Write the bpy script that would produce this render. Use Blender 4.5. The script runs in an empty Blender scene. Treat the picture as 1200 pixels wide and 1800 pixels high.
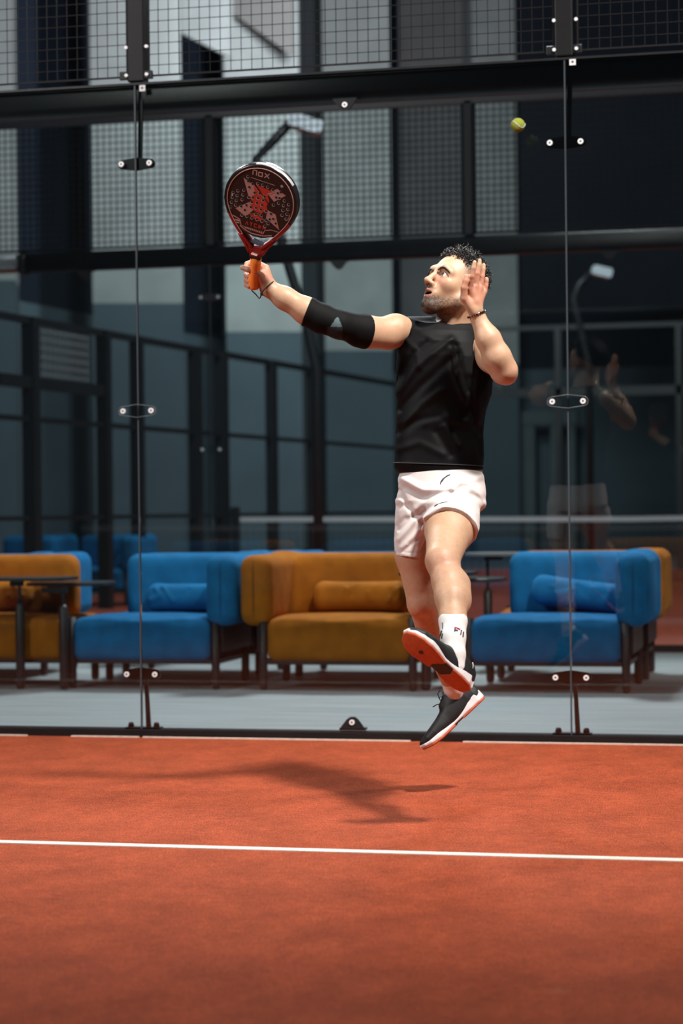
import bpy, bmesh, math, random
import numpy as np
from mathutils import Vector, Matrix, Quaternion

scene = bpy.context.scene
COL = scene.collection
rng = random.Random(7)

# ------------------------------------------------------------------ camera
FPX = 3700.0                      # focal length in pixels of the 1200 x 1800 frame
CAM = Vector((2.13, -9.32, 1.045))
YAW, PITCH, ROLL = 0.2284, -0.0011, -0.0107
def cam_axes():
    f = Vector((-math.sin(YAW)*math.cos(PITCH), math.cos(YAW)*math.cos(PITCH), math.sin(PITCH)))
    r = Vector((math.cos(YAW), math.sin(YAW), 0)); u = r.cross(f)
    c, s = math.cos(ROLL), math.sin(ROLL)
    return f, c*r + s*u, -s*r + c*u
FW, RT, UP = cam_axes()
cd = bpy.data.cameras.new('camera'); cam = bpy.data.objects.new('camera', cd); COL.objects.link(cam)
cd.sensor_fit = 'VERTICAL'; cd.sensor_height = 36.0; cd.sensor_width = 24.0
cd.lens = FPX/1800*36.0
cd.clip_end = 200
M = Matrix((RT, UP, -FW)).transposed().to_4x4(); M.translation = CAM
cam.matrix_world = M
cd.dof.use_dof = True; cd.dof.focus_distance = 7.40; cd.dof.aperture_fstop = 2.6
scene.camera = cam
scene.cycles.max_bounces = 7; scene.cycles.diffuse_bounces = 3; scene.cycles.glossy_bounces = 3
scene.cycles.transparent_max_bounces = 14; scene.cycles.caustics_reflective = False; scene.cycles.caustics_refractive = False

# ------------------------------------------------------------------ view, world, lamps
scene.view_settings.view_transform = 'Standard'; scene.view_settings.look = 'None'
scene.view_settings.gamma = 1.0; scene.view_settings.use_curve_mapping = False
scene.view_settings.exposure = 0.0
w = bpy.data.worlds.new('hall_air'); scene.world = w; w.use_nodes = True
w.node_tree.nodes['Background'].inputs[0].default_value = (0.72, 0.86, 1.0, 1)
w.node_tree.nodes['Background'].inputs[1].default_value = 0.035

def lamp(name, loc, target, power, size, color=(1, .95, .88), size_y=None, spread=180):
    l = bpy.data.lights.new(name, 'AREA'); l.energy = power; l.color = color
    l.shape = 'RECTANGLE'; l.size = size; l.size_y = size_y or size; l.spread = math.radians(spread)
    o = bpy.data.objects.new(name, l); COL.objects.link(o); o.location = loc
    o.rotation_euler = (Vector(target) - Vector(loc)).to_track_quat('-Z', 'Y').to_euler()
    o['kind'] = 'helper'
    return o
# overhead court floodlight, the mast floodlight on the right, an added fill, the backlight behind the glass, then the hall's own lamps
lamp('court_and_fill_light', (4.0, -5.6, 8.2), (0.4, -0.7, 0.8), 142, .75, (1, .96, .90), spread=54)
lamp('court_and_fill_light', (5.4, -2.3, 6.2), (0.2, -2.0, 0.6), 55, .4, (1, .94, .86), spread=110)
lamp('court_and_fill_light', (-5.4, -7.0, 6.2), (0.5, -1.8, 1.2), 110, 2.2, (1, .97, .94), spread=84)  # added soft fill, oversized to lighten the player's shadow
lamp('court_and_fill_light', (-3.4, 2.4, 6.3), (0.3, -1.9, 1.6), 65, .35, (.95, .97, 1), spread=90)
lamp('hall_lamp', (-0.6, 6.6, 7.0), (-0.7, 2.8, 0.2), 560, 1.4, (.92, .96, 1))
lamp('hall_lamp', (-1.0, 1.6, 7.6), (-0.7, 2.6, 0), 130, 1.6, (.92, .96, 1))
lamp('hall_lamp', (-2.0, 12.0, 8.2), (-5.0, 19.0, 4.0), 520, 2.0, (.9, .96, 1))
lamp('hall_lamp', (-4.0, 21.0, 9.0), (-7.5, 28.0, 6.5), 500, 2.0, (.9, .96, 1))

# ------------------------------------------------------------------ helpers
def px(x, y, d):                   # the place seen at a pixel of the photograph, d metres away along the view axis
    return CAM + FW*d + RT*((x-600)*d/FPX) + UP*((900-y)*d/FPX)
def px_y(x, y, Y):
    r = FW + RT*((x-600)/FPX) + UP*((900-y)/FPX)
    return CAM + r*((Y-CAM.y)/r.y)
def px_z(x, y, z=0.0):
    r = FW + RT*((x-600)/FPX) + UP*((900-y)/FPX)
    return CAM + r*((z-CAM.z)/r.z)

def link(o, parent=None):
    COL.objects.link(o)
    if parent is not None: o.parent = parent
    return o
def tag(o, label=None, cat=None, group=None, kind=None):
    if label: o['label'] = label
    if cat: o['category'] = cat
    if group: o['group'] = group
    if kind: o['kind'] = kind
    return o
def empty(name, loc, label=None, cat=None, group=None, rz=0.0):
    o = bpy.data.objects.new(name, None); COL.objects.link(o)
    o.location = loc; o.rotation_euler = (0, 0, rz); o.empty_display_size = .05
    return tag(o, label, cat, group)

class MB:
    """collects simple shapes and links them as one mesh object"""
    def __init__(s): s.v = []; s.f = []; s.m = []; s.sm = []
    def add(s, verts, faces, mi=0, smooth=False):
        b = len(s.v); s.v += [tuple(p) for p in verts]
        s.f += [tuple(i+b for i in f) for f in faces]; s.m += [mi]*len(faces); s.sm += [smooth]*len(faces)
        return s
    def box(s, lo, hi, mi=0):
        x0, y0, z0 = lo; x1, y1, z1 = hi
        return s.add([(x0,y0,z0),(x1,y0,z0),(x1,y1,z0),(x0,y1,z0),(x0,y0,z1),(x1,y0,z1),(x1,y1,z1),(x0,y1,z1)],
                     [(0,3,2,1),(4,5,6,7),(0,1,5,4),(1,2,6,5),(2,3,7,6),(3,0,4,7)], mi)
    def tube(s, pts, rad, n=10, mi=0, cap=True, smooth=True):
        pts = [Vector(p) for p in pts]; k = len(pts)
        rad = rad if isinstance(rad, (list, tuple)) else [rad]*k
        V = []; up = None
        for i, p in enumerate(pts):
            t = (pts[min(i+1, k-1)] - pts[max(i-1, 0)]).normalized()
            if up is None: up = t.orthogonal().normalized()
            a = (up - t*up.dot(t)).normalized(); b = t.cross(a); up = a
            V += [p + (a*math.cos(2*math.pi*j/n) + b*math.sin(2*math.pi*j/n))*rad[i] for j in range(n)]
        F = [(i*n+j, i*n+(j+1) % n, (i+1)*n+(j+1) % n, (i+1)*n+j) for i in range(k-1) for j in range(n)]
        s.add(V, F, mi, smooth)
        if cap:
            b = len(s.v) - len(V)
            s.f += [tuple(b+j for j in reversed(range(n))), tuple(b+(k-1)*n+j for j in range(n))]; s.m += [mi]*2; s.sm += [False]*2
        return s
    def prism(s, poly, o, ax, ay, az, h, mi=0, smooth=False):      # polygon (2D) extruded along az by h
        o, ax, ay, az = Vector(o), Vector(ax), Vector(ay), Vector(az); n = len(poly)
        V = [o + ax*x + ay*y for x, y in poly] + [o + ax*x + ay*y + az*h for x, y in poly]
        F = [tuple(reversed(range(n))), tuple(range(n, 2*n))] + [(i, (i+1) % n, n+(i+1) % n, n+i) for i in range(n)]
        b = len(s.f); s.add(V, F, mi)
        if smooth:
            for i in range(b+2, len(s.f)): s.sm[i] = True
        return s
    def ball(s, c, r, n=12, mi=0, sc=(1, 1, 1)):
        c = Vector(c); V = []; F = []; m = n//2
        for i in range(m+1):
            a = math.pi*i/m
            for j in range(n):
                b = 2*math.pi*j/n
                V.append((c.x+r*sc[0]*math.sin(a)*math.cos(b), c.y+r*sc[1]*math.sin(a)*math.sin(b), c.z+r*sc[2]*math.cos(a)))
        for i in range(m):
            for j in range(n): F.append((i*n+j, (i+1)*n+j, (i+1)*n+(j+1) % n, i*n+(j+1) % n))
        return s.add(V, F, mi, True)
    def build(s, name, mats, parent=None, bevel=0, seg=2, loc=None):
        me = bpy.data.meshes.new(name); me.from_pydata(s.v, [], s.f); 
        for m in (mats if isinstance(mats, (list, tuple)) else [mats]): me.materials.append(m)
        me.polygons.foreach_set('material_index', s.m); me.polygons.foreach_set('use_smooth', s.sm); me.update()
        o = bpy.data.objects.new(name, me); link(o, parent)
        if loc is not None: o.location = loc
        if bevel:
            b = o.modifiers.new('bevel', 'BEVEL'); b.width = bevel; b.segments = seg; b.limit_method = 'ANGLE'; b.angle_limit = math.radians(40)
        return o

def copy_tree(o, parent=None):
    c = o.copy(); COL.objects.link(c); c.parent = parent
    for ch in o.children: copy_tree(ch, c)
    return c

def rounded_poly(w, h, r, n=6):    # rounded rectangle centred on 0
    out = []
    for cx, cy, a0 in ((w/2-r, h/2-r, 0), (-w/2+r, h/2-r, 90), (-w/2+r, -h/2+r, 180), (w/2-r, -h/2+r, 270)):
        for k in range(n+1):
            a = math.radians(a0 + 90*k/n); out.append((cx + r*math.cos(a), cy + r*math.sin(a)))
    return out

# ------------------------------------------------------------------ materials
MATS = {}
def mat(name, color, rough=.6, metal=0.0, var=0.0, scale=20.0, bump=0.0, bscale=None, spec=.5, sheen=0.0, emit=None, stretch=None, attr=None, sss=0.0, alpha=None, detail=3.0):
    m = bpy.data.materials.new(name); m.use_nodes = True; nt = m.node_tree; N = nt.nodes; L = nt.links
    p = N['Principled BSDF']
    p.inputs['Base Color'].default_value = (*color, 1); p.inputs['Roughness'].default_value = rough
    p.inputs['Metallic'].default_value = metal; p.inputs['Specular IOR Level'].default_value = spec
    if sheen:
        p.inputs['Sheen Weight'].default_value = sheen; p.inputs['Sheen Roughness'].default_value = .4
        p.inputs['Sheen Tint'].default_value = (*[min(1, c*1.5+.1) for c in color], 1)
    if sss:
        p.inputs['Subsurface Weight'].default_value = sss; p.inputs['Subsurface Radius'].default_value = (.012, .005, .003); p.inputs['Subsurface Scale'].default_value = .6
    if emit: p.inputs['Emission Color'].default_value = (*emit[0], 1); p.inputs['Emission Strength'].default_value = emit[1]
    tc = N.new('ShaderNodeTexCoord'); src = tc.outputs['Object']
    if stretch:
        mp = N.new('ShaderNodeMapping'); mp.inputs['Scale'].default_value = stretch; L.new(src, mp.inputs[0]); src = mp.outputs[0]
    colsock = None
    if attr:
        at = N.new('ShaderNodeAttribute'); at.attribute_name = attr; colsock = at.outputs['Color']
    if var:
        nz = N.new('ShaderNodeTexNoise'); nz.inputs['Scale'].default_value = scale; nz.inputs['Detail'].default_value = detail
        L.new(src, nz.inputs['Vector'])
        rp = N.new('ShaderNodeMapRange'); rp.inputs[1].default_value = .25; rp.inputs[2].default_value = .75
        rp.inputs[3].default_value = 1-var; rp.inputs[4].default_value = 1+var; L.new(nz.outputs['Fac'], rp.inputs[0])
        mx = N.new('ShaderNodeVectorMath'); mx.operation = 'SCALE'
        if colsock: L.new(colsock, mx.inputs[0])
        else: mx.inputs[0].default_value = color
        L.new(rp.outputs[0], mx.inputs['Scale']); colsock = mx.outputs[0]
    if colsock: L.new(colsock, p.inputs['Base Color'])
    if bump:
        nb = N.new('ShaderNodeTexNoise'); nb.inputs['Scale'].default_value = bscale or scale*4; nb.inputs['Detail'].default_value = 2
        L.new(src, nb.inputs['Vector'])
        bp = N.new('ShaderNodeBump'); bp.inputs['Strength'].default_value = bump; bp.inputs['Distance'].default_value = .003
        L.new(nb.outputs['Fac'], bp.inputs['Height']); L.new(bp.outputs[0], p.inputs['Normal'])
    MATS[name] = m
    return m

def glass_mat(name, tint=(.93, .97, .96), gain=1.0, ior=1.5):
    m = bpy.data.materials.new(name); m.use_nodes = True; nt = m.node_tree; N = nt.nodes; L = nt.links
    N.remove(N['Principled BSDF']); out = N['Material Output']
    tr = N.new('ShaderNodeBsdfTransparent'); tr.inputs[0].default_value = (*tint, 1)
    gl = N.new('ShaderNodeBsdfGlossy'); gl.inputs['Roughness'].default_value = .015
    fr = N.new('ShaderNodeFresnel'); fr.inputs[0].default_value = ior
    mx = N.new('ShaderNodeMixShader'); L.new(fr.outputs[0], mx.inputs[0]); L.new(tr.outputs[0], mx.inputs[1]); L.new(gl.outputs[0], mx.inputs[2])
    L.new(mx.outputs[0], out.inputs[0])
    return m

black_steel = mat('black_steel', (.012, .013, .015), .36, .0, .25, 6, .1, 60, spec=.35)
far_steel = mat('dark_steel', (.010, .012, .015), .45, 0, .2, 4)
zinc = mat('zinc_bolt', (.85, .86, .88), .5, .4)
rubber = mat('rubber_black', (.01, .01, .011), .6)
court_glass = glass_mat('court_glass')
clear_plastic = glass_mat('clear_plastic', (.93, .95, .95), ior=1.3)
clear_rim = mat('clear_plastic_rim', (.20, .23, .24), .2)
label_white = mat('label_white', (.7, .7, .72), .5)
label_ink = mat('label_ink', (.08, .08, .09), .5)
line_white = mat('line_white', (.72, .68, .62), .85, 0, .15, 160, .5, 700)
# ================================================================== the hall and the courts
# turf: short red artificial grass with sand, its own grain and scuffs
def turf_material(name, base, dark):
    m = bpy.data.materials.new(name); m.use_nodes = True; nt = m.node_tree; N = nt.nodes; L = nt.links; p = N['Principled BSDF']
    p.inputs['Roughness'].default_value = .95; p.inputs['Specular IOR Level'].default_value = .15
    p.inputs['Sheen Weight'].default_value = .03; p.inputs['Sheen Roughness'].default_value = .5; p.inputs['Sheen Tint'].default_value = (1, .6, .45, 1)
    tc = N.new('ShaderNodeTexCoord')
    def noise(scale, detail=2, rough=.5, vec=None):
        n = N.new('ShaderNodeTexNoise'); n.inputs['Scale'].default_value = scale; n.inputs['Detail'].default_value = detail; n.inputs['Roughness'].default_value = rough
        L.new(vec or tc.outputs['Object'], n.inputs['Vector']); return n.outputs['Fac']
    def ramp(fac, a, b, lo=.3, hi=.7):
        r = N.new('ShaderNodeValToRGB'); r.color_ramp.elements[0].position = lo; r.color_ramp.elements[1].position = hi
        r.color_ramp.elements[0].color = (*a, 1); r.color_ramp.elements[1].color = (*b, 1); L.new(fac, r.inputs[0]); return r.outputs[0]
    def mix(fac, a, b, mode='MIX'):
        x = N.new('ShaderNodeMix'); x.data_type = 'RGBA'; x.blend_type = mode
        if isinstance(fac, float): x.inputs[0].default_value = fac
        else: L.new(fac, x.inputs[0])
        for s, i in ((a, 6), (b, 7)):
            if isinstance(s, tuple): x.inputs[i].default_value = (*s, 1)
            else: L.new(s, x.inputs[i])
        return x.outputs[2]
    grain = ramp(noise(190, 3, .7), dark, base, .40, .60)
    mp = N.new('ShaderNodeMapping'); mp.inputs['Scale'].default_value = (1.0, .75, 1); L.new(tc.outputs['Object'], mp.inputs[0])
    patch = ramp(noise(5.5, 6, .62, mp.outputs[0]), (.76, .74, .74), (1.20, 1.18, 1.16), .3, .72)
    c = mix(1.0, grain, patch, 'MULTIPLY')
    c = mix(1.0, c, ramp(noise(34, 4, .65), (.80, .79, .78), (1.16, 1.16, 1.15), .32, .68), 'MULTIPLY')
    sp = N.new('ShaderNodeTexVoronoi'); sp.inputs['Scale'].default_value = 260; L.new(tc.outputs['Object'], sp.inputs['Vector'])
    specks = ramp(sp.outputs['Distance'], (1, 1, 1), (0, 0, 0), .05, .16)
    sparse = ramp(noise(60, 1), (0, 0, 0), (.55, .55, .55), .55, .7)
    c = mix(mix(1.0, specks, sparse, 'MULTIPLY'), c, (.80, .42, .30))
    mp2 = N.new('ShaderNodeMapping'); mp2.inputs['Scale'].default_value = (1.0, 3.5, 1); mp2.inputs['Location'].default_value = (3.1, 1.7, 0); L.new(tc.outputs['Object'], mp2.inputs[0])
    scuff = ramp(noise(2.3, 5, .7, mp2.outputs[0]), (0, 0, 0), (.35, .35, .35), .66, .8)
    c = mix(scuff, c, (.74, .40, .28))
    L.new(c, p.inputs['Base Color'])
    bp = N.new('ShaderNodeBump'); bp.inputs['Strength'].default_value = .55; bp.inputs['Distance'].default_value = .006
    L.new(noise(420, 2), bp.inputs['Height']); L.new(bp.outputs[0], p.inputs['Normal'])
    return m
turf = turf_material('red_turf', (.53, .112, .044), (.20, .030, .012))
turf_far = turf_material('red_turf_far', (.42, .09, .05), (.28, .05, .03))
def slab(name, x0, x1, y0, y1, z, m, th=.05, parent=None):
    o = MB().box((x0, y0, z-th), (x1, y1, z)).build(name, m, parent)
    if parent is None: tag(o, kind='structure')
    return o
floor = slab('floor', -5, 5, -20, .02, 0, turf)
grey_floor = mat('grey_vinyl', (.34, .385, .40), .55, 0, .22, 2.2, .05, 30, stretch=(.6, 6, 1), detail=6)
slab('floor_lounge', -14, 9, .02, 5.90, -.004, grey_floor)
slab('floor_neighbour_court', -7, 4.5, 5.90, 26.2, -.004, turf_far)
slab('floor_hall', -22, -7, 5.90, 46, -.01, mat('hall_concrete', (.12, .13, .14), .7, 0, .2, 2))
slab('floor_hall', 4.5, 20, 5.90, 46, -.01, MATS['hall_concrete'])
slab('floor_hall', -7, 4.5, 26.2, 46, -.01, MATS['hall_concrete'])
# painted service line
ln = MB().box((-5, -3.075, 0), (5, -3.025, .0025)).build('trim_1', line_white); tag(ln, 'white painted service line across the red turf', kind='structure')
# pale edging strips where the turf meets the glass rail
pale = mat('turf_edge', (.55, .42, .36), .9, 0, .2, 40)
for k, (a, b) in enumerate(((-3.0, -1.55), (-1.33, -1.0), (-.98, .28), (.52, 1.9))):
    o = MB().box((a, -.052, 0), (b, -.036, .006)).build('trim_%d' % (k+2), pale); tag(o, kind='structure')

# ---------------------------------------------------------------- our glass back wall
FRAME_Y = .035
near = tag(empty('wall_near_glass', (0, 0, 0), 'near glass court wall with steel beam and wire mesh on top'), kind='structure')
rail = MB().box((-5, -.03, 0), (5, .07, .036)).build('bottom_rail', mat('rail_brown_black', (.010, .007, .007), .6, 0, .2, 8, spec=.15), near, bevel=.003)
for k, X in enumerate((-2, 0, 2)):
    MB().box((X-.996, -.005, .036), (X+.996, .005, 3.03)).build('pane', court_glass, near)
edge = mat('glass_edge', (.045, .055, .065), .3, 0)                  # polished edges seen at the seams
for k, X in enumerate((-1, 1)):
    MB().box((X-.0035, -.006, .036), (X+.0035, .006, 3.03)).build('seam_strip', edge, near)
bm_ = MB(); prof = rounded_poly(.12, .145, .045, 6)                # thick round-edged beam above the glass
bm_.prism(prof, (-5, .085, 2.978), (0, 1, 0), (0, 0, 1), (1, 0, 0), 10, smooth=True)
MB().box((-5, -.009, 3.028), (5, .03, 3.038)).build('glint_cover', black_steel, near)  # added strip hiding the bright reflection on the panes' top edges
beam = bm_.build('cross_beam', black_steel, near); beam['label'] = 'thick black steel beam'
for k, X in enumerate((-.97, 1.03)):
    p_ = px_y(250 if k == 0 else 1006, 155 if k == 0 else 109, -.008)
    t = empty('sticker', p_, ('small white square sticker on the beam above the left seam', 'small white square sticker on the beam above the right seam')[k], 'sticker')
    MB().box((-.014, -.001, -.014), (.014, .001, .014)).build('paper', label_white, t)
    MB().prism([(.006*math.cos(a*.785), .006*math.sin(a*.785)) for a in range(8)] , (0, -.0012, .001), (1, 0, 0), (0, 0, 1), (0, -1, 0), .0006).build('print', MATS['label_ink'], t)
# posts and wire mesh above
def wire_mesh(name, x0, x1, z0, z1, Y, m, step, th, parent):
    t = empty(name, ((x0+x1)/2, Y, z0)); t.parent = parent; t.location.y -= parent.location.y
    cx, cy, cz = (x0+x1)/2, Y, z0
    mb = MB(); h = th/2
    n = int(round((x1-x0)/step)); 
    for i in range(1, n): 
        x = x0 + (x1-x0)*i/n - cx; mb.box((x-h, -h, 0), (x+h, h, z1-z0))
    k = int(round((z1-z0)/step))
    for i in range(1, k):
        z = (z1-z0)*i/k; mb.box((x0-cx, -3*h, z-h), (x1-cx, -h, z+h))
    tag(mb.build('wires', m, t), kind='stuff')
    fr = MB(); e = th*1.3
    fr.box((x0-cx, -e, 0), (x0-cx+2*e, e, z1-z0)); fr.build('frame_bar', m, t)
    MB().box((x1-cx-2*e, -e, 0), (x1-cx, e, z1-z0)).build('frame_bar', m, t)
    MB().box((x0-cx, -e, 0), (x1-cx, e, 2*e)).build('frame_bar', m, t)
    return t
wire_m = mat('black_wire', (.008, .008, .009), .5, .0, spec=.2)
for k, X in enumerate((-3, -1, 1)):
    wire_mesh('mesh_panel', X+.05, X+1.95, 3.075, 4.05, .05, wire_m, .0505, .0029, near)
post_steel = mat('post_steel', (.009, .009, .010), .4, .0, .2, 5, .08, 40, spec=.25)
for k, X in enumerate((-1, 1)):
    t = empty('mesh_post', (X, .05, 3.05)); t.parent = near
    MB().box((-.045, -.03, 0), (.035, .05, 1.05)).build('tube', post_steel, t, bevel=.006)
    for sx in (-.052, .047):
        for zz in (.03, .16):
            MB().tube([(sx+.004, -.02, zz), (sx+.004, -.036, zz)], .008, 8).build('bolt', zinc, t)
    MB().box((-.085, -.024, .012), (-.045, -.004, .05)).build('bracket', black_steel, t, bevel=.003)
    MB().box((.035, -.024, .012), (.075, -.004, .05)).build('bracket', black_steel, t, bevel=.003)

# ---------------------------------------------------------------- glass clips
def hexplate(w, h, e, n=5):       # pointed oval outline
    out = []
    for s in (1, -1):
        cx = s*(w/2-e)
        for k in range(n+1):
            a = math.radians((-68 + 136*k/n) if s > 0 else (112 + 136*k/n)); out.append((cx + e*math.cos(a), e*math.sin(a)))
        out.append((0, s*h/2))
    return out
def bolt_disc(parent, x, y, z, r=.0125):
    b = MB().tube([(x, y, z), (x, y-.006, z)], r, 16).build('bolt', zinc, parent)
    MB().tube([(x, y-.006, z), (x, y-.0066, z)], r*.38, 6).build('hex_socket', rubber, b)
    return b
WHERE = ('left', 'right')
for k, X in enumerate((-1, 1)):
    for kind, z in (('top', 2.663), ('middle', 1.514), ('bottom', .290)):
        t = empty('glass_clip', (X, 0, z), None, 'glass clip', 'clips on the glass seams')
        if kind == 'middle':
            tag(t, 'clear plastic clip with two bolts halfway up the %s glass seam' % WHERE[k])
            MB().prism(hexplate(.181, .060, .0215), (0, -.008, 0), (1, 0, 0), (0, 0, 1), (0, -1, 0), .010).build('plate', clear_plastic, t)
            pl = [(x, -.0185, y) for x, y in hexplate(.181, .060, .0215, 8)]
            MB().tube(pl + [pl[0]], .0009, 6, cap=False).build('rim', clear_rim, t)
            yb = -.018
        else:
            tag(t, 'black steel clip with two bolts near the %s of the %s glass seam' % (kind, WHERE[k]))
            MB().prism(hexplate(.181, .062, .0225), (0, .018, 0), (1, 0, 0), (0, 0, 1), (0, -1, 0), .008).build('plate', black_steel, t)
            yb = -.006
            if kind == 'top':
                arm = [(-.010, .0), (.010, .0), (.019, .30), (-.002, .30)]
                MB().prism([(x, z_) for x, z_ in arm], (.012, .02, .0), (1, 0, 0), (0, 0, 1), (0, 1, 0), .012).build('arm', black_steel, t)
                for sx in (-.055, .058): MB().ball((sx, .06, .262), .016, 10, sc=(1, 1, .8)).build('nut', rubber, t)
            else:
                arm = [(-.006, 0), (.010, 0), (.024, -.25), (.002, -.25)]
                MB().prism(list(reversed(arm)), (.012, .02, .0), (1, 0, 0), (0, 0, 1), (0, 1, 0), .012).build('arm', mat('arm_grey', (.025, .024, .024), .4) if 'arm_grey' not in MATS else MATS['arm_grey'], t)
                MB().box((-.085, .0, -.254), (.085, .06, -.248)).build('base_plate', black_steel, t)
                for sx in (-.062, .062):
                    MB().tube([(sx, .03, -.248), (sx, .03, -.236), (sx, .03, -.226)], [.014, .014, .009], 10).build('nut', rubber, t)
        for sx in (-.0683, .0683): bolt_disc(t, sx, yb, 0)
# triangular brackets halfway between the seams
def tri_bracket(loc, s, flip, m, label, bolt=True, grp=None):
    t = empty('panel_bracket', loc, label, 'bracket', grp)
    q = -1 if flip else 1
    poly = [(-.058, 0), (.052, 0), (.048, .012*q), (.024, .044*q), (.010, .054*q), (-.010, .054*q), (-.026, .044*q), (-.052, .012*q)]
    if flip: poly = list(reversed(poly))
    MB().prism([(x*s, y*s) for x, y in poly], (0, .004, 0), (1, 0, 0), (0, 0, 1), (0, -1, 0), .010).build('plate', m, t)
    MB().box((-.062*s, -.004, -.006 if not flip else -.004), (.058*s, .045, .004 if not flip else .006)).build('foot', m, t)
    if bolt: bolt_disc(t, -.002, -.007, .030*q*s, .0125*s)
    return t
tri_bracket(px_y(620, 1281, .0), 1.0, False, black_steel, 'small black triangular bracket with bolt on the bottom rail, middle pane')
tri_bracket(px_y(607, 173, .0), 1.0, True, black_steel, 'small black triangular bracket with bolt under the beam, middle pane')

# ---------------------------------------------------------------- the neighbouring court behind the lounge
NY = 5.95
nbr = tag(empty('wall_neighbour_glass', (0, NY, 0), 'glass wall of the neighbouring court behind the lounge, wire mesh on top'), kind='structure')
nb = MB(); nb.prism(rounded_poly(.12, .15, .05, 5), (-3.95, .05, 2.975), (0, 1, 0), (0, 0, 1), (1, 0, 0), 11.95, smooth=True)
MB().tube([(-14, .05, 2.975), (-3.95, .05, 2.975)], .07, 20).build('beam_tube', mat('shiny_steel', (.30, .31, .33), .28, .7), nbr)  # shinier section, its paler metal stands in for a lamp's reflection
nb.build('cross_beam', black_steel, nbr)
MB().prism(rounded_poly(.15, .17, .06, 5), (-3.95, .05, 2.975), (0, 1, 0), (0, 0, 1), (1, 0, 0), .05, smooth=True).build('beam_sleeve', black_steel, nbr)
MB().box((-14, 0, 4.02), (8, .06, 4.075)).build('top_rail', mat('grey_rail', (.05, .05, .055), .3), nbr)
MB().box((-14, -.02, 0), (8, .07, .045)).build('bottom_rail', black_steel, nbr)
nposts = [-4.41, -2.42, -.44, 1.54, 3.53]
for k, X in enumerate(nposts):
    MB().box((X-.038, 0, 3.05), (X+.038, .07, 4.05)).build('mesh_post', black_steel, nbr, bevel=.012)
for k in range(4):
    wire_mesh('mesh_panel', nposts[k]+.04, nposts[k+1]-.04, 3.06, 4.02, NY+.03, wire_m, .0505, .0062, nbr)
thin_glass = glass_mat('neighbour_glass', (.95, .98, .975))
for a, b in ((-4.41, -2.42), (-2.42, -.44), (-.44, 1.54), (1.54, 3.53)):
    MB().box((a+.004, -.004, .045), (b-.004, .004, 3.0)).build('pane', thin_glass, nbr)
MB().box((nposts[1]-.003, -.005, .045), (nposts[1]+.003, .005, 2.9)).build('seam_strip', edge, nbr)
for nm, z, m in (('upper', 2.66, black_steel), ('middle', 1.51, clear_plastic)):
    t = empty('glass_clip', (nposts[1], NY, z), ('black' if nm == 'upper' else 'clear') + ' clip on the neighbouring glass seam, %s one' % nm, 'glass clip')
    MB().prism(hexplate(.19, .055 if nm == 'upper' else .062, .022), (0, -.006, 0), (1, 0, 0), (0, 0, 1), (0, -1, 0), .010).build('plate', m, t)
    for sx in (-.0683, .0683): bolt_disc(t, sx, -.017, 0, .012)
    if nm == 'upper': MB().box((-.008, .006, 0), (.008, .016, .28)).build('arm', black_steel, t)
for k, (x, y) in enumerate(((150, 468), (596, 452), (1072, 428))):
    p_ = px_y(x, y, NY); tri_bracket((p_.x, NY-.01, 2.895), 1.15, True, black_steel, 'dark bracket under the neighbouring beam, ' + ('left end', 'above the orange sofa', 'right end')[k], False, 'brackets under the neighbouring beam')

# side fence of the neighbouring court
FA, FB = Vector((-5.85, 9.4, 0)), Vector((-4.47, 22.76, 0)); fd = (FB-FA).normalized()
fang = math.atan2(fd.y, fd.x); fl = (FB-FA).length
fence = empty('side_fence', FA, 'long dark glass side fence of the neighbouring court with black posts', 'fence', rz=fang)
for z, h in ((3.0, .05), (2.0, .035), (1.0, .03)):
    MB().box((0, -.025, z-h), (fl, .025, z+h*.5)).build('rail', far_steel, fence)
for x, wd in ((57, 26), (185, 22), (243, 21), (345, 21), (392, 20), (479, 18), (550, 17)):
    r = FW + RT*((x-600)/FPX)
    den = r.x*fd.y - r.y*fd.x; t_ = ((FA-CAM).x*fd.y - (FA-CAM).y*fd.x)/den
    s_ = (CAM + r*t_ - FA).dot(fd); hw = wd*t_/FPX/2*.95
    MB().box((s_-hw, -hw, 0), (s_+hw, hw, 3.02)).build('post', far_steel, fence)
# gate crossbar and hazy mesh square seen between two of the posts
MB().box((.55, -.05, 2.30), (2.9, .05, 2.42)).build('gate_bar', far_steel, fence)
g_ = MB()
for i in range(12): g_.box((1.35+i*.11, -.01, 2.42), (1.365+i*.11, .01, 2.95))
for i in range(6): g_.box((1.35, -.01, 2.45+i*.09), (2.6, .01, 2.462+i*.09))
tag(g_.build('wires', mat('pale_wire', (.25, .27, .29), .5), fence), kind='stuff')

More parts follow.
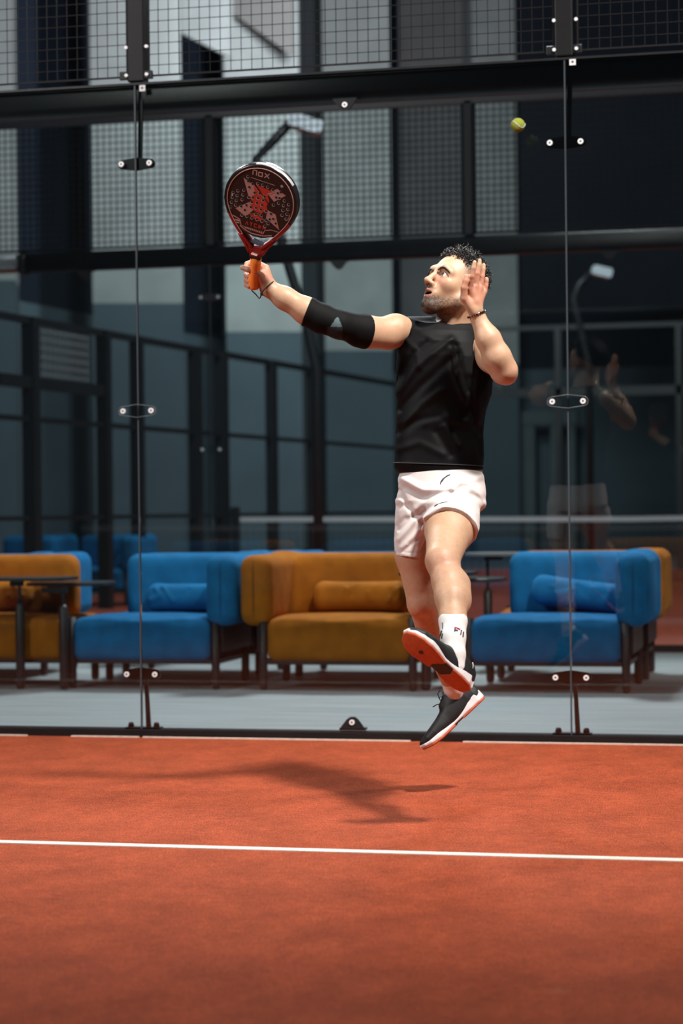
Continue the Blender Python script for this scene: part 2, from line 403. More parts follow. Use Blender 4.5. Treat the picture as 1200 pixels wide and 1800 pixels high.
# nets: the neighbouring one in view, and our own, which only the glass mirrors
def net(name, X0, X1, Y, zl, zc, label):
    t = empty(name, ((X0+X1)/2, Y, 0), label, 'net'); cx = (X0+X1)/2
    n = 16; tp = MB(); xs = [X0-cx + (X1-X0)*i/n for i in range(n+1)]
    zz = [zc + (zl-zc)*abs(2*i/n-1) for i in range(n+1)]
    V = []; 
    for x, z in zip(xs, zz): V += [(x, -.006, z-.055), (x, .006, z-.055), (x, .006, z), (x, -.006, z)]
    tp.add(V, [(4*i+j, 4*i+4+j, 4*i+4+(j+1) % 4, 4*i+(j+1) % 4) for i in range(n) for j in range(4)])
    tp.build('tape', mat('net_tape', (.62, .64, .68), .8) if 'net_tape' not in MATS else MATS['net_tape'], t)
    g = MB(); k = int((X1-X0)/.09)
    for i in range(k+1):
        x = X0-cx + (X1-X0)*i/k; g.box((x-.002, -.002, .02), (x+.002, .002, zc-.05))
    for i in range(1, 10): g.box((X0-cx, -.002, i*.085), (X1-cx, .002, i*.085+.004))
    tag(g.build('netting', rubber, t), kind='stuff')
    for x in (X0-cx-.06, X1-cx+.06): MB().box((x-.05, -.05, 0), (x+.05, .05, zl+.13)).build('post', far_steel, t, bevel=.01)
    return t
net('padel_net', -5.0, 4.6, 15.8, .965, .925, 'white-taped net of the neighbouring court behind the lounge')
net('padel_net', -4.95, 4.95, -10.0, .92, .875, 'net of the near court, mirrored as a faint band in the glass')

# floodlight masts of the neighbouring court
def mast(pts, head, d, label):
    P = [px(x, y, d) for x, y in pts]; base = Vector((P[-1].x, P[-1].y, 0))
    t = empty('floodlight_mast', base, label, 'floodlight', 'floodlight masts of the neighbouring court')
    MB().tube([p-base for p in P] + [Vector((0, 0, 0))], .045, 10).build('pole', far_steel, t)
    a, b = px(*head[0], d) - base, px(*head[1], d) - base
    c = (a+b)/2; u = (b-a); L_ = u.length; u.normalize()
    v = Vector((0, 0, 1)) - u*u.z; v.normalize(); w_ = u.cross(v)
    MB().prism(rounded_poly(L_, .12, .03, 3), c, u, v, w_, .22).build('lamp_head', mat('lamp_grey', (.62, .68, .74), .5) if 'lamp_grey' not in MATS else MATS['lamp_grey'], t)
mast([(510, 216), (478, 250), (450, 280), (478, 370), (505, 460), (540, 575), (556, 650)], ((508, 214), (566, 232)), 19.0, 'bent black floodlight mast above and behind the racket')
mast([(1040, 478), (1018, 500), (1008, 525), (1022, 585), (1035, 640)], ((1038, 476), (1072, 484)), 27.0, 'dim floodlight mast right of the right glass seam')

# hall wall: pale concrete columns stepping back along the left side, dark infill between them
pale_conc = mat('pale_concrete', (.40, .43, .43), .85, 0, .14, 1.6, detail=5)
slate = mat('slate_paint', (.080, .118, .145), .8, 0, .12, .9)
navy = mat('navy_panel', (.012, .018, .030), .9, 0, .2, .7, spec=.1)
ZB = 4.2
cols = [(-75, 27, 492), (163, 322, 533), (398, 530, 583), (572, 690, 616), (835, 911, 640)]
words_ = ['at the left picture edge', 'left of the racket', 'right behind the racket', 'above the outstretched arm', 'right of the player head']
for k, (x0, x1, yb) in enumerate(cols):
    a, b = px_z(x0, yb, ZB), px_z(x1, yb, ZB); c = (a+b)/2
    wd = (b-a).length
    t = empty('concrete_column', (c.x, c.y, 0), 'pale concrete wall column with dark lower half, ' + words_[k], 'column', 'hall columns', rz=math.atan2((b-a).y, (b-a).x))
    MB().box((-wd/2, 0, ZB), (wd/2, .9, 13.0)).build('upper_face', pale_conc, t)
    MB().box((-wd/2, 0, 0), (wd/2, .9, ZB)).build('lower_face', slate, t)
# pale slanted wall piece beside the second column, its edge running down to the right like a stair soffit
a, b = px_y(318, 58, 24.5), px_y(402, 58, 24.5)
z_ = lambda x, y: px_y(x, y, 24.5).z
tag(MB().prism([(0, z_(318, 58)), (b.x-a.x, z_(402, 100)), (b.x-a.x, 13), (0, 13)], (a.x, 24.5, 0), (1, 0, 0), (0, 0, 1), (0, 1, 0), .3).build('wall_panel', pale_conc), 'pale slanted wall piece above a dark opening, top left of the racket', 'wall panel')
brown_shade = mat('brown_grey_shade', (.26, .25, .245), .85, 0, .12, 1.2)  # brown slab stands for the diagonal shadow across the pale wall
a = px_y(398, -10, 26.2); b = px_y(468, 30, 26.2)
tag(MB().prism([(0, z_(398, 30)+.55), (1.2, z_(398, 30)-.35), (1.2, z_(398, 30)+1.6), (0, z_(398, 30)+2.4)], (a.x, 26.15, 0), (1, 0, 0), (0, 0, 1), (0, 1, 0), .1).build('wall_panel', brown_shade), 'brown grey slanted shadow, modelled as a slab, on the column above the racket', 'wall panel')
# walls between and behind the columns
def wallseg(name, a, b, z0, z1, m, th=.2):
    a, b = Vector(a), Vector(b); d = b-a; L_ = math.hypot(d.x, d.y)
    o = MB().box((0, 0, z0), (L_, th, z1)).build(name, m); o.location = (a.x, a.y, 0); o.rotation_euler = (0, 0, math.atan2(d.y, d.x)); return tag(o, kind='structure')
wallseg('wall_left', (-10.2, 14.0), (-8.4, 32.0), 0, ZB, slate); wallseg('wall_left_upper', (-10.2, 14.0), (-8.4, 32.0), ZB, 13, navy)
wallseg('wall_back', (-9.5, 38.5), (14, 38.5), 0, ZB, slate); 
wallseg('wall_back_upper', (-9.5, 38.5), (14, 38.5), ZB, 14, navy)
brown_grey = mat('brown_grey_panel', (.25, .245, .25), .8, 0, .12, 1.5)
a, b = px_y(704, 300, 38.3), px_y(816, 300, 38.3)
tag(MB().box((a.x, 38.2, 5.0), (b.x, 38.4, 14)).build('wall_panel', brown_grey), 'brownish grey wall panel between the columns above the player', 'wall panel')
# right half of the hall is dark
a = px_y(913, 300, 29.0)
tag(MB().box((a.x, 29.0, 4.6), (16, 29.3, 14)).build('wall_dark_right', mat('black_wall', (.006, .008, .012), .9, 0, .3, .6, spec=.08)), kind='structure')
# far end of the neighbouring court: beam, rail and mesh posts, then vertical cladding strips on the wall behind
EY = 25.9
fe = empty('far_court_end', (0, EY, 0), 'far end frame of the neighbouring court, dark beams and posts', 'frame')
MB().box((-4.3, -.05, 2.90), (9, .05, 3.05)).build('beam', far_steel, fe)
MB().box((-4.3, -.03, 4.03), (9, .03, 4.10)).build('rail', far_steel, fe)
for x in (-4.3, -2.3, -.3, 1.7, 3.7): MB().box((x-.05, -.05, 0), (x+.05, .05, 4.08)).build('post', far_steel, fe)
strip_m = mat('teal_strip', (.10, .135, .15), .7, 0, .15, 2)
cl = empty('wall_cladding', (0, 37.6, 0), 'teal grey cladding strips low on the far wall right of the player', 'cladding')
for x0, x1 in ((842, 872), (879, 905), (916, 941), (969, 985), (1000, 1012)):
    a, b = px_y(x0, 800, 37.6), px_y(x1, 800, 37.6); MB().box((a.x, -.15, 0), (b.x, 0, 3.15)).build('strip', strip_m, cl)
a, b = px_y(842, 700, 37.6), px_y(1015, 700, 37.6); MB().box((a.x, -.2, 2.9), (b.x, 0, 3.2)).build('cap_rail', strip_m, cl)
# ================================================================== distance-field modelling (for upholstery, body, clothes)
class Field:
    """a signed distance grid that soft shapes are blended into, then meshed with surface nets"""
    def __init__(s, lo, hi, h):
        s.lo = np.array(lo, float); s.h = h
        s.n = np.ceil((np.array(hi, float)-s.lo)/h).astype(int)+1
        s.g = np.full(tuple(s.n), 1.0, np.float32)
    def sub(s, lo, hi):
        a = np.clip(np.floor((np.array(lo)-s.lo)/s.h).astype(int), 0, s.n); b = np.clip(np.ceil((np.array(hi)-s.lo)/s.h).astype(int)+1, 0, s.n)
        if np.any(b <= a): return None, None
        sl = tuple(slice(i, j) for i, j in zip(a, b))
        ax = [(s.lo[k]+np.arange(a[k], b[k])*s.h).astype(np.float32) for k in range(3)]
        return sl, (ax[0][:, None, None], ax[1][None, :, None], ax[2][None, None, :])
    def apply(s, fn, lo, hi, k=.01, mode='u'):
        pad = k + 3*s.h
        sl, X = s.sub(np.array(lo)-pad, np.array(hi)+pad)
        if sl is None: return s
        d = np.asarray(fn(*X), np.float32); g = s.g[sl]
        if mode == 'u':
            if k > 0:
                hh = np.maximum(k-np.abs(g-d), 0)/k; s.g[sl] = np.minimum(g, d) - hh*hh*k*.25
            else: s.g[sl] = np.minimum(g, d)
        elif mode == 's':
            d = -d
            if k > 0:
                hh = np.maximum(k-np.abs(g-d), 0)/k; s.g[sl] = np.maximum(g, d) + hh*hh*k*.25
            else: s.g[sl] = np.maximum(g, d)
        elif mode == 'd': s.g[sl] = g + d           # displacement
        return s
    def cone(s, a, b, ra, rb, k=.01, mode='u', sq=None):          # round cone / capsule
        a, b = np.array(a, float), np.array(b, float); ba = b-a; L2 = max(float(ba@ba), 1e-9)
        def fn(x, y, z):
            px_, py_, pz_ = x-a[0], y-a[1], z-a[2]
            t = np.clip((px_*ba[0]+py_*ba[1]+pz_*ba[2])/L2, 0, 1)
            d = np.sqrt((px_-t*ba[0])**2+(py_-t*ba[1])**2+(pz_-t*ba[2])**2)
            return d-(ra+(rb-ra)*t)
        m = max(ra, rb); return s.apply(fn, np.minimum(a, b)-m, np.maximum(a, b)+m, k, mode)
    def chain(s, pts, rad, k=.01, mode='u'):
        for i in range(len(pts)-1): s.cone(pts[i], pts[i+1], rad[i], rad[i+1], k, mode)
        return s
    def ell(s, c, r, R=None, k=.01, mode='u'):                   # ellipsoid; R rows = its axes
        c, r = np.array(c, float), np.array(r, float); R = np.eye(3) if R is None else np.array(R, float)
        ext = np.sqrt(((R*r[:, None])**2).sum(0))
        def fn(x, y, z):
            q = [((x-c[0])*R[i, 0]+(y-c[1])*R[i, 1]+(z-c[2])*R[i, 2]) for i in range(3)]
            k0 = np.sqrt(sum((q[i]/r[i])**2 for i in range(3))); k1 = np.sqrt(sum((q[i]/r[i]**2)**2 for i in range(3)))+1e-9
            return k0*(k0-1)/k1
        return s.apply(fn, c-ext, c+ext, k, mode)
    def rbox(s, c, half, rad, R=None, k=.01, mode='u'):
        c, half = np.array(c, float), np.array(half, float); R = np.eye(3) if R is None else np.array(R, float)
        ext = (np.abs(R)*half[:, None]).sum(0)
        def fn(x, y, z):
            q = [np.abs((x-c[0])*R[i, 0]+(y-c[1])*R[i, 1]+(z-c[2])*R[i, 2])-(half[i]-rad) for i in range(3)]
            o = np.sqrt(sum(np.maximum(v, 0)**2 for v in q)); return o+np.minimum(np.maximum(np.maximum(q[0], q[1]), q[2]), 0)-rad
        return s.apply(fn, c-ext, c+ext, k, mode)
    def loft(s, pts, ra, rb, side, k=.01, mode='u', p=2.0, cap=True, extend=0):
        """tube through pts with half-widths ra (along 'side') and rb (across it)"""
        pts = np.array(pts, float); ra = np.array(ra, float); rb = np.array(rb, float)
        ax = pts[-1]-pts[0]; L = np.linalg.norm(ax); ax /= L
        sd = np.array(side, float); sd -= ax*(sd@ax); sd /= np.linalg.norm(sd); bd = np.cross(ax, sd)
        T = (pts-pts[0])@ax; A = (pts-pts[0])@sd; B = (pts-pts[0])@bd; o = pts[0]
        m = max(ra.max(), rb.max()); lo = pts.min(0)-m; hi = pts.max(0)+m
        def fn(x, y, z):
            dx, dy, dz = x-o[0], y-o[1], z-o[2]
            t = dx*ax[0]+dy*ax[1]+dz*ax[2]
            tc = np.clip(t, T[0], T[-1]); sh = tc.shape
            ia = np.interp(tc.ravel(), T, A).reshape(sh); ib = np.interp(tc.ravel(), T, B).reshape(sh)
            wa = np.interp(tc.ravel(), T, ra).reshape(sh); wb = np.interp(tc.ravel(), T, rb).reshape(sh)
            u = np.abs(dx*sd[0]+dy*sd[1]+dz*sd[2]-ia)/wa; v = np.abs(dx*bd[0]+dy*bd[1]+dz*bd[2]-ib)/wb
            q = (u**p+v**p)**(1/p); 
            # distance estimate scaled by the local gradient
            gr = np.sqrt((u**(p-1)/wa)**2+(v**(p-1)/wb)**2)/np.maximum(q, 1e-4)**(p-1)
            d = (q-1)/np.maximum(gr, 1e-3)
            d = np.where(q < .3, -np.minimum(wa, wb)*(1-q), d)
            e = np.maximum(T[0]-t, t-T[-1])
            return np.maximum(d, e) if cap else d
        return s.apply(fn, lo, hi, k, mode)
    def half(s, o, n, k=.004):                                   # cut away everything on the +n side of the plane
        o, n = np.array(o, float), np.array(n, float); n /= np.linalg.norm(n)
        return s.apply(lambda x, y, z: -((x-o[0])*n[0]+(y-o[1])*n[1]+(z-o[2])*n[2]), s.lo, s.lo+s.n*s.h, k, 's')
    def mesh(s):
        g = s.g; g[0] = g[-1] = 1; g[:, 0] = g[:, -1] = 1; g[:, :, 0] = g[:, :, -1] = 1
        S = g < 0
        c = [S[i:S.shape[0]-1+i, j:S.shape[1]-1+j, l:S.shape[2]-1+l] for i in (0, 1) for j in (0, 1) for l in (0, 1)]
        anyv = c[0].copy(); allv = c[0].copy()
        for q in c[1:]: anyv |= q; allv &= q
        act = anyv & ~allv; del anyv, allv, c
        I = np.argwhere(act); idx = np.full(act.shape, -1, np.int32); idx[act] = np.arange(len(I))
        P = np.zeros((len(I), 3)); W = np.zeros(len(I))
        off = [(i, j, l) for i in (0, 1) for j in (0, 1) for l in (0, 1)]
        val = {o: g[I[:, 0]+o[0], I[:, 1]+o[1], I[:, 2]+o[2]].astype(float) for o in off}
        for o in off:
            for ax in range(3):
                if o[ax]: continue
                o2 = tuple(1 if q == ax else o[q] for q in range(3)); a, b = val[o], val[o2]
                m = (a < 0) != (b < 0); t = np.where(m, a/np.where(m, a-b, 1), 0)
                for q in range(3): P[:, q] += np.where(m, o[q] + (t if q == ax else 0), 0)
                W += m
        P = (P/W[:, None] + I)*s.h + s.lo
        F = []
        for ax in range(3):
            b1, b2 = (ax+1) % 3, (ax+2) % 3
            A = np.moveaxis(S, (ax, b1, b2), (0, 1, 2)); D = np.moveaxis(idx, (ax, b1, b2), (0, 1, 2))
            x = A[:-1, 1:-1, 1:-1] != A[1:, 1:-1, 1:-1]; e = np.argwhere(x); sg = A[:-1, 1:-1, 1:-1][x]
            i, j, l = e[:, 0], e[:, 1], e[:, 2]
            q = np.stack([D[i, j, l], D[i, j+1, l], D[i, j+1, l+1], D[i, j, l+1]], 1)
            q[~sg] = q[~sg][:, ::-1]; F.append(q)
        F = np.concatenate(F); F = F[(F >= 0).all(1)]
        return P, F

def relax(P, F, it=1, lam=.5):
    E = np.concatenate([F[:, [0, 1]], F[:, [1, 2]], F[:, [2, 3]], F[:, [3, 0]]]); n = len(P)
    for _ in range(it):
        A = np.zeros_like(P); c = np.zeros(n)
        for q in range(3):
            A[:, q] = np.bincount(E[:, 0], P[E[:, 1], q], n) + np.bincount(E[:, 1], P[E[:, 0], q], n)
        c = np.bincount(E[:, 0], minlength=n) + np.bincount(E[:, 1], minlength=n)
        P = P + lam*(A/np.maximum(c, 1)[:, None]-P)
    return P

def mesh_from(name, P, F, m, parent=None, mi=None, col=None):
    me = bpy.data.meshes.new(name); nv, nf = len(P), len(F)
    me.vertices.add(nv); me.vertices.foreach_set('co', np.asarray(P, np.float32).ravel())
    me.loops.add(nf*4); me.loops.foreach_set('vertex_index', F.astype(np.int32).ravel())
    me.polygons.add(nf); me.polygons.foreach_set('loop_start', np.arange(0, nf*4, 4, dtype=np.int32))
    me.polygons.foreach_set('loop_total', np.full(nf, 4, np.int32)) if False else None
    for x in (m if isinstance(m, (list, tuple)) else [m]): me.materials.append(x)
    if mi is not None: me.polygons.foreach_set('material_index', mi.astype(np.int32))
    me.polygons.foreach_set('use_smooth', np.ones(nf, bool)); me.update(calc_edges=True); me.validate()
    if col is not None:
        a = me.color_attributes.new('tone', 'FLOAT_COLOR', 'POINT'); c4 = np.ones((nv, 4), np.float32); c4[:, :3] = col; a.data.foreach_set('color', c4.ravel())
    o = bpy.data.objects.new(name, me); return link(o, parent)
# ================================================================== lounge furniture
blue_f = mat('blue_velvet', (.010, .150, .36), .85, 0, .22, 9, .25, 500, spec=.15, sheen=.22)
orange_f = mat('orange_velvet', (.42, .135, .012), .85, 0, .22, 9, .25, 500, spec=.15, sheen=.2)
leg_m = mat('dark_wood_leg', (.022, .014, .014), .45, 0, .2, 12)
seam_b = mat('blue_seam', (.006, .08, .2), .9); seam_o = mat('orange_seam', (.2, .06, .006), .9)
def soft(parts, lo, hi, h=.011, k=.03, it=2):
    f = Field(lo, hi, h)
    for c, half, rad in parts: f.rbox(c, half, rad, k=k)
    return f
SOFA = {}
def sofa_meshes():
    f = Field((-.08, -.08, .1), (1.2, .95, .95), .011)
    f.rbox((.43, .36, .288), (.43, .37, .125), .050, k=.02); f.ell((.43, .3, .393), (.40, .34, .035), k=.05)
    SOFA['seat'] = f.mesh()
    f = Field((-.08, -.08, .1), (1.2, .95, .95), .011)
    # back runs behind the seat, turns the corner and comes forward as the arm
    f.rbox((.58, .66, .577), (.44, .105, .207), .080, k=.0); f.rbox((.925, .37, .577), (.096, .385, .207), .072, k=.05)
    SOFA['back_arm'] = f.mesh()
sofa_meshes()
def sofa(x0, y0, arm, color, label, facing=0, legs=True):
    """seat front left corner at x0, y0; arm 'R' or 'L'; facing 1 = turned round"""
    fabric, sm = (blue_f, seam_b) if color == 'blue' else (orange_f, seam_o)
    t = empty('lounge_sofa', (x0, y0, 0), label, 'sofa', 'lounge sofas')
    mir = -1 if arm == 'L' else 1
    def place(P):
        Q = P.copy()
        if arm == 'L': Q[:, 0] = .86-Q[:, 0]
        if facing: Q[:, 1] = -Q[:, 1]
        return Q
    flip = (arm == 'L') != bool(facing)
    for nm in ('seat', 'back_arm'):
        P, F = SOFA[nm]; mesh_from({'seat': 'seat', 'back_arm': 'backrest'}[nm], place(relax(P, F, 2)), F[:, ::-1] if flip else F, fabric, t)
    def pt(x, y, z): return Vector((.86-x if arm == 'L' else x, -y if facing else y, z))
    for x, y, ztop in ((-.005, .03, .42), (.885, .03, .44), (.02, .62, .40), (.90, .62, .42)):
        MB().tube([pt(x, y, 0), pt(x, y, .02), pt(x, y, ztop)], [.019, .025, .025], 12).build('leg', leg_m, t)
    a, b = pt(0, .02, .145), pt(.9, .70, .171)
    MB().box((min(a.x, b.x), min(a.y, b.y), .145), (max(a.x, b.x), max(a.y, b.y), .171)).build('base_frame', leg_m, t)
    a, b = pt(.90, .05, .145), pt(.925, .68, .40)
    MB().box((min(a.x, b.x), min(a.y, b.y), .215), (max(a.x, b.x), max(a.y, b.y), .385)).build('side_apron', leg_m, t)
    sx = .93
    MB().tube([pt(sx, .02, .77), pt(sx, -.010, .74), pt(sx, -.017, .70), pt(sx, -.017, .48), pt(sx, -.010, .42), pt(sx, .02, .39)], .0035, 6).build('seam', sm, t)
    return t
SY = 2.53
sofa(-2.285, SY, 'R', 'blue', 'blue velvet sofa with one right arm, left of the middle orange sofa')
sofa(-1.085, SY, 'L', 'orange', 'orange velvet sofa with one left arm, directly left of the player legs')
sofa(.115, SY, 'R', 'blue', 'blue velvet sofa behind the player feet, crossed by the right glass seam')
sofa(-3.20, SY, 'L', 'orange', 'orange velvet sofa cut off by the left picture edge')
# back-to-back row behind, turned round
SB = 4.085
sofa(.13, SB, 'R', 'orange', 'orange sofa back to back behind the right blue sofa, arm showing', 1)
sofa(-1.085, SB, 'L', 'blue', 'blue sofa hidden behind the middle orange sofa, only top edge and legs showing', 1)
sofa(-3.72, SB, 'R', 'blue', 'blue sofa behind the left orange sofa, only a corner showing', 1)
sofa(-2.285, SB, 'R', 'blue', 'blue sofa back to back behind the left blue sofa', 1)
# the far pair beyond the neighbouring fence
c_ = px(150, 960, 23.5)
sofa(c_.x-.42, c_.y, 'R', 'blue', 'far blue sofa behind the dark fence posts, right one of two')
sofa(c_.x-1.45, c_.y+.2, 'R', 'blue', 'far blue sofa behind the dark fence posts, left one of two')

def cushion(c, half, tilt, color, label, seed=0, roll=0):
    fabric = blue_f if color == 'blue' else orange_f
    f = Field((-half[0]-.05, -.12, -.16), (half[0]+.05, .12, .16), .009)
    f.rbox((0, 0, 0), (half[0], half[1], half[2]), min(half[1], half[2])*.95, k=.0)
    r2 = random.Random(seed)
    for i in range(7):
        x = r2.uniform(-half[0], half[0]); f.cone((x, -half[1]*1.05, r2.uniform(-.05, .05)), (x+r2.uniform(-.09, .09), -half[1]*1.0, r2.uniform(-.05, .05)), .006, .006, k=.02, mode='s' if i % 2 else 'u')
    P, F = f.mesh()
    # pinch the corners outward like a filled cover
    P[:, 2] *= 1 + .16*(np.abs(P[:, 0])/half[0])**4
    o = mesh_from('lumbar_cushion', relax(P, F, 2), F, fabric); o.location = c; o.rotation_euler = (tilt, roll, 0)
    return tag(o, label, 'cushion', 'lumbar cushions on the sofas')
cushion((-1.70, 2.99, .518), (.26, .075, .085), -.35, 'blue', 'blue lumbar cushion on the left blue sofa', 1)
cushion((-.62, 2.99, .523), (.285, .075, .090), -.25, 'orange', 'orange lumbar cushion on the middle orange sofa', 2)
cushion((.70, 2.99, .533), (.29, .075, .085), -.3, 'blue', 'blue lumbar cushion on the sofa behind the player feet', 3, roll=.13)
cushion((-2.98, 2.98, .523), (.28, .075, .09), -.3, 'orange', 'orange lumbar cushion on the left-edge sofa', 4, roll=-.1)

# swing tables on thin posts
dark_top = mat('table_laminate', (.035, .036, .038), .28, 0, .2, 8)
pale_top = mat('table_edge_pale', (.16, .17, .18), .3)
def table(post, top_c, w_, d_, z, label, zpost=.50, rot=0, m=dark_top, foot=0.0):
    t = empty('swing_table', (post[0], post[1], 0), label, 'table', 'swing tables beside the sofas')
    MB().tube([(0, 0, foot), (0, 0, foot+.02), (0, 0, zpost), (0, 0, zpost+.02)], [.022, .028, .028, .012], 12).build('post', leg_m, t)
    MB().tube([(0, 0, zpost), (0, 0, z)], .010, 8).build('rod', black_steel, t)
    o = MB().prism(rounded_poly(w_, d_, min(w_, d_)*.3, 6), (0, 0, 0), (1, 0, 0), (0, 1, 0), (0, 0, 1), .020).build('table_top', m, t, bevel=.004)
    o.location = (top_c[0]-post[0], top_c[1]-post[1], z); o.rotation_euler = (0, 0, rot)
    MB().box((min(0, top_c[0]-post[0])-.02, -.02, z-.03), (max(0, top_c[0]-post[0])+.02, .02, z)).build('bracket', black_steel, t)
    return t
table((-2.585, 2.47), (-2.62, 2.62), .62, .44, .640, 'dark swing table in front of the left-edge orange sofa')
table((-2.31, 2.47), (-2.42, 2.90), .50, .46, .600, 'lower dark swing table between the left-edge sofa and the blue sofa', zpost=.48)
table((-2.45, 4.6), (-2.35, 4.6), .46, .42, .72, 'farther dark table behind the left blue sofa')
table((-.155, 2.62), (-.12, 2.85), .44, .42, .655, 'dark swing table half hidden behind the player knees', m=dark_top)
table((-.06, 3.12), (.0, 3.10), .46, .44, .61, 'dark table between the player shin and the right blue sofa')
table((-.06, 4.3), (.02, 4.3), .44, .40, .735, 'pale-topped far table between the player and the right blue sofa', m=pale_top)
# tennis ball in the air in front of the right pane
bl = empty('padel_ball', px(910, 220, 9.15), 'yellow-green padel ball in the air near the top of the glass', 'ball')
MB().ball((0, 0, 0), .031, 20).build('felt', mat('ball_felt', (.24, .27, .03), .95, 0, .1, 200, .4, 900), bl)
MB().tube([(.0315*math.cos(a)*math.cos(.5*math.sin(2*a)), .0315*math.sin(a)*math.cos(.5*math.sin(2*a)), .0315*math.sin(.5*math.sin(2*a))) for a in [i*math.pi/16 for i in range(33)]], .0012, 5, cap=False).build('seam', label_white, bl)
# ================================================================== the player
D0 = 7.4                                   # the player stands (jumps) this far from the lens
PO = CAM + FW*D0                           # frame: x right, y up, z towards the lens
PB = Vector((PO.x, PO.y, 0)) + RT*.36; PB.z = 0
person = empty('person', PB, 'player leaping with racket arm stretched out, black sleeveless shirt and white shorts', 'person')
AX = np.array([RT[:], UP[:], (-FW)[:]])
def J(x, y, w=0.0):
    d = D0-w; return np.array([(x-600)*d/FPX, (900-y)*d/FPX, w])
def to_world(P): return P@AX + np.array(PO[:]) - np.array(PB[:])
def pmesh(name, f, m, it=1, lam=.5, colfn=None, parent=person, mifn=None):
    P, F = f.mesh(); P = relax(P, F, it, lam)
    col = colfn(P) if colfn else None
    mi = mifn(P, F) if mifn else None
    return mesh_from(name, to_world(P), F, m, parent, mi, col)
def tubes_w(mb, pts, r, n=8, cap=True): return mb.tube([Vector(to_world(np.array([p]))[0]) for p in pts], r, n, cap=cap)

# ---- head frame
al, pt_ = math.radians(35), math.radians(25)
HF = np.array([-math.cos(al)*math.cos(pt_), math.sin(pt_), math.sin(al)*math.cos(pt_)])
HU = np.array([math.sin(pt_)*math.cos(al), math.cos(pt_), -math.sin(pt_)*math.sin(al)])
HL = np.cross(HU, HF); HR = np.array([HF, HL, HU])
HC = J(798.5, 504.5, .02)
def H(f, l, u): return HC + f*HF + l*HL + u*HU
def hcoord(P): q = P-HC; return q@HF, q@HL, q@HU

f = Field(J(412, 1250, -.40), J(918, 425, .0) + np.array([.02, .0, .74]), .003)
# torso (under the shirt) and pelvis
def row(rows, shrink=0.0):
    P = [np.array([(l+r-1200)*.001, (900-y)*.002, wz]) for y, l, r, b, wz in rows]
    return P, [max(.02, (r-l)*.001-shrink) for y, l, r, b, wz in rows], [max(.02, b-shrink) for y, l, r, b, wz in rows]
SHIRT = [(834, 699, 842, .108, .0), (824, 692, 848, .114, .0), (800, 694, 851, .112, .0), (760, 695, 849, .108, .0), (720, 696, 854, .112, .0),
         (690, 696, 864, .118, .0), (660, 696, 866, .122, .0), (630, 697, 860, .122, -.002), (605, 699, 851, .114, -.006), (585, 706, 845, .098, -.01), (571, 718, 838, .078, -.014)]
P_, A_, B_ = row(SHIRT[1:], .026); f.loft(P_, A_, B_, (1, 0, 0), k=.02, p=2.3)
f.cone(J(800, 582, -.018), J(724, 592, -.005), .026, .034, k=.02); f.cone(J(800, 582, -.018), J(842, 604, -.01), .040, .042, k=.03)
f.cone(J(768, 835), J(768, 868), .085, .085, k=.03)
# neck and traps
f.cone(J(795, 590, -.02), H(-.030, 0, -.055), .060, .056, k=.035)
f.cone(H(-.045, .035, -.05), J(825, 572, -.02), .022, .03, k=.03); f.cone(H(-.03, -.02, -.06), J(780, 580, -.01), .022, .022, k=.03)
f.cone(H(.0, .045, -.055), J(792, 572, .055), .010, .010, k=.02)       # neck tendon
# head
f.ell(H(-.012, 0, .040), (.098, .077, .082), HR, k=.01)
f.ell(H(.028, 0, -.016), (.062, .062, .090), HR, k=.03)
f.cone(H(.060, .008, -.111), H(-.004, .050, -.062), .020, .019, k=.025); f.cone(H(.060, -.008, -.111), H(-.004, -.050, -.062), .020, .019, k=.025)
f.cone(H(-.004, .052, -.062), H(-.012, .062, -.015), .018, .016, k=.025); f.cone(H(-.004, -.052, -.062), H(-.012, -.062, -.015), .018, .016, k=.025)
f.ell(H(.074, 0, -.113), (.022, .023, .021), HR, k=.025); f.ell(H(.070, 0, -.098), (.020, .022, .020), HR, k=.02)
f.ell(H(.052, .040, -.022), (.030, .026, .026), HR, k=.025); f.ell(H(.052, -.040, -.022), (.030, .026, .026), HR, k=.025)
f.cone(H(.083, .034, .026), H(.083, -.034, .026), .011, .011, k=.018)
f.cone(H(.083, .034, .026), H(.070, .056, .014), .011, .010, k=.018); f.cone(H(.083, -.034, .026), H(.070, -.056, .014), .011, .010, k=.018)
for s in (1, -1): f.ell(H(.098, .034*s, .0), (.017, .021, .0125), HR, k=.012, mode='s')
for s in (1, -1): f.ell(H(.0755, .034*s, -.001), (.0148, .0160, .0145), HR, k=.004)                 # lids
for s in (1, -1): f.ell(H(.092, .035*s, -.0015), (.0150, .0152, .0074), HR, k=.001, mode='s')        # eye slit
f.cone(H(.086, 0, .016), H(.114, 0, -.034), .0080, .0105, k=.012); f.ell(H(.113, 0, -.036), (.013, .0115, .0105), HR, k=.008)
for s in (1, -1): f.ell(H(.101, .0135*s, -.041), (.012, .0075, .008), HR, k=.008)
for s in (1, -1): f.ell(H(.108, .0065*s, -.0485), (.005, .0033, .005), HR, k=.002, mode='s')
f.ell(H(.078, 0, -.068), (.022, .030, .026), HR, k=.02)
f.cone(H(.0965, .0, -.0645), H(.084, .024, -.070), .0052, .0038, k=.006); f.cone(H(.0965, 0, -.0645), H(.084, -.024, -.070), .0062, .0045, k=.006)
f.cone(H(.0920, .0, -.0862), H(.083, .022, -.0785), .0060, .0040, k=.006); f.cone(H(.0920, 0, -.0862), H(.083, -.022, -.0785), .0060, .0040, k=.006)
f.ell(H(.098, 0, -.0755), (.024, .0200, .0066), HR, k=.003, mode='s')
for s in (1, -1):
    f.ell(H(-.014, .078*s, -.008), (.026, .009, .033), HR, k=.008); f.ell(H(-.008, .088*s, -.004), (.014, .007, .018), HR, k=.006, mode='s')
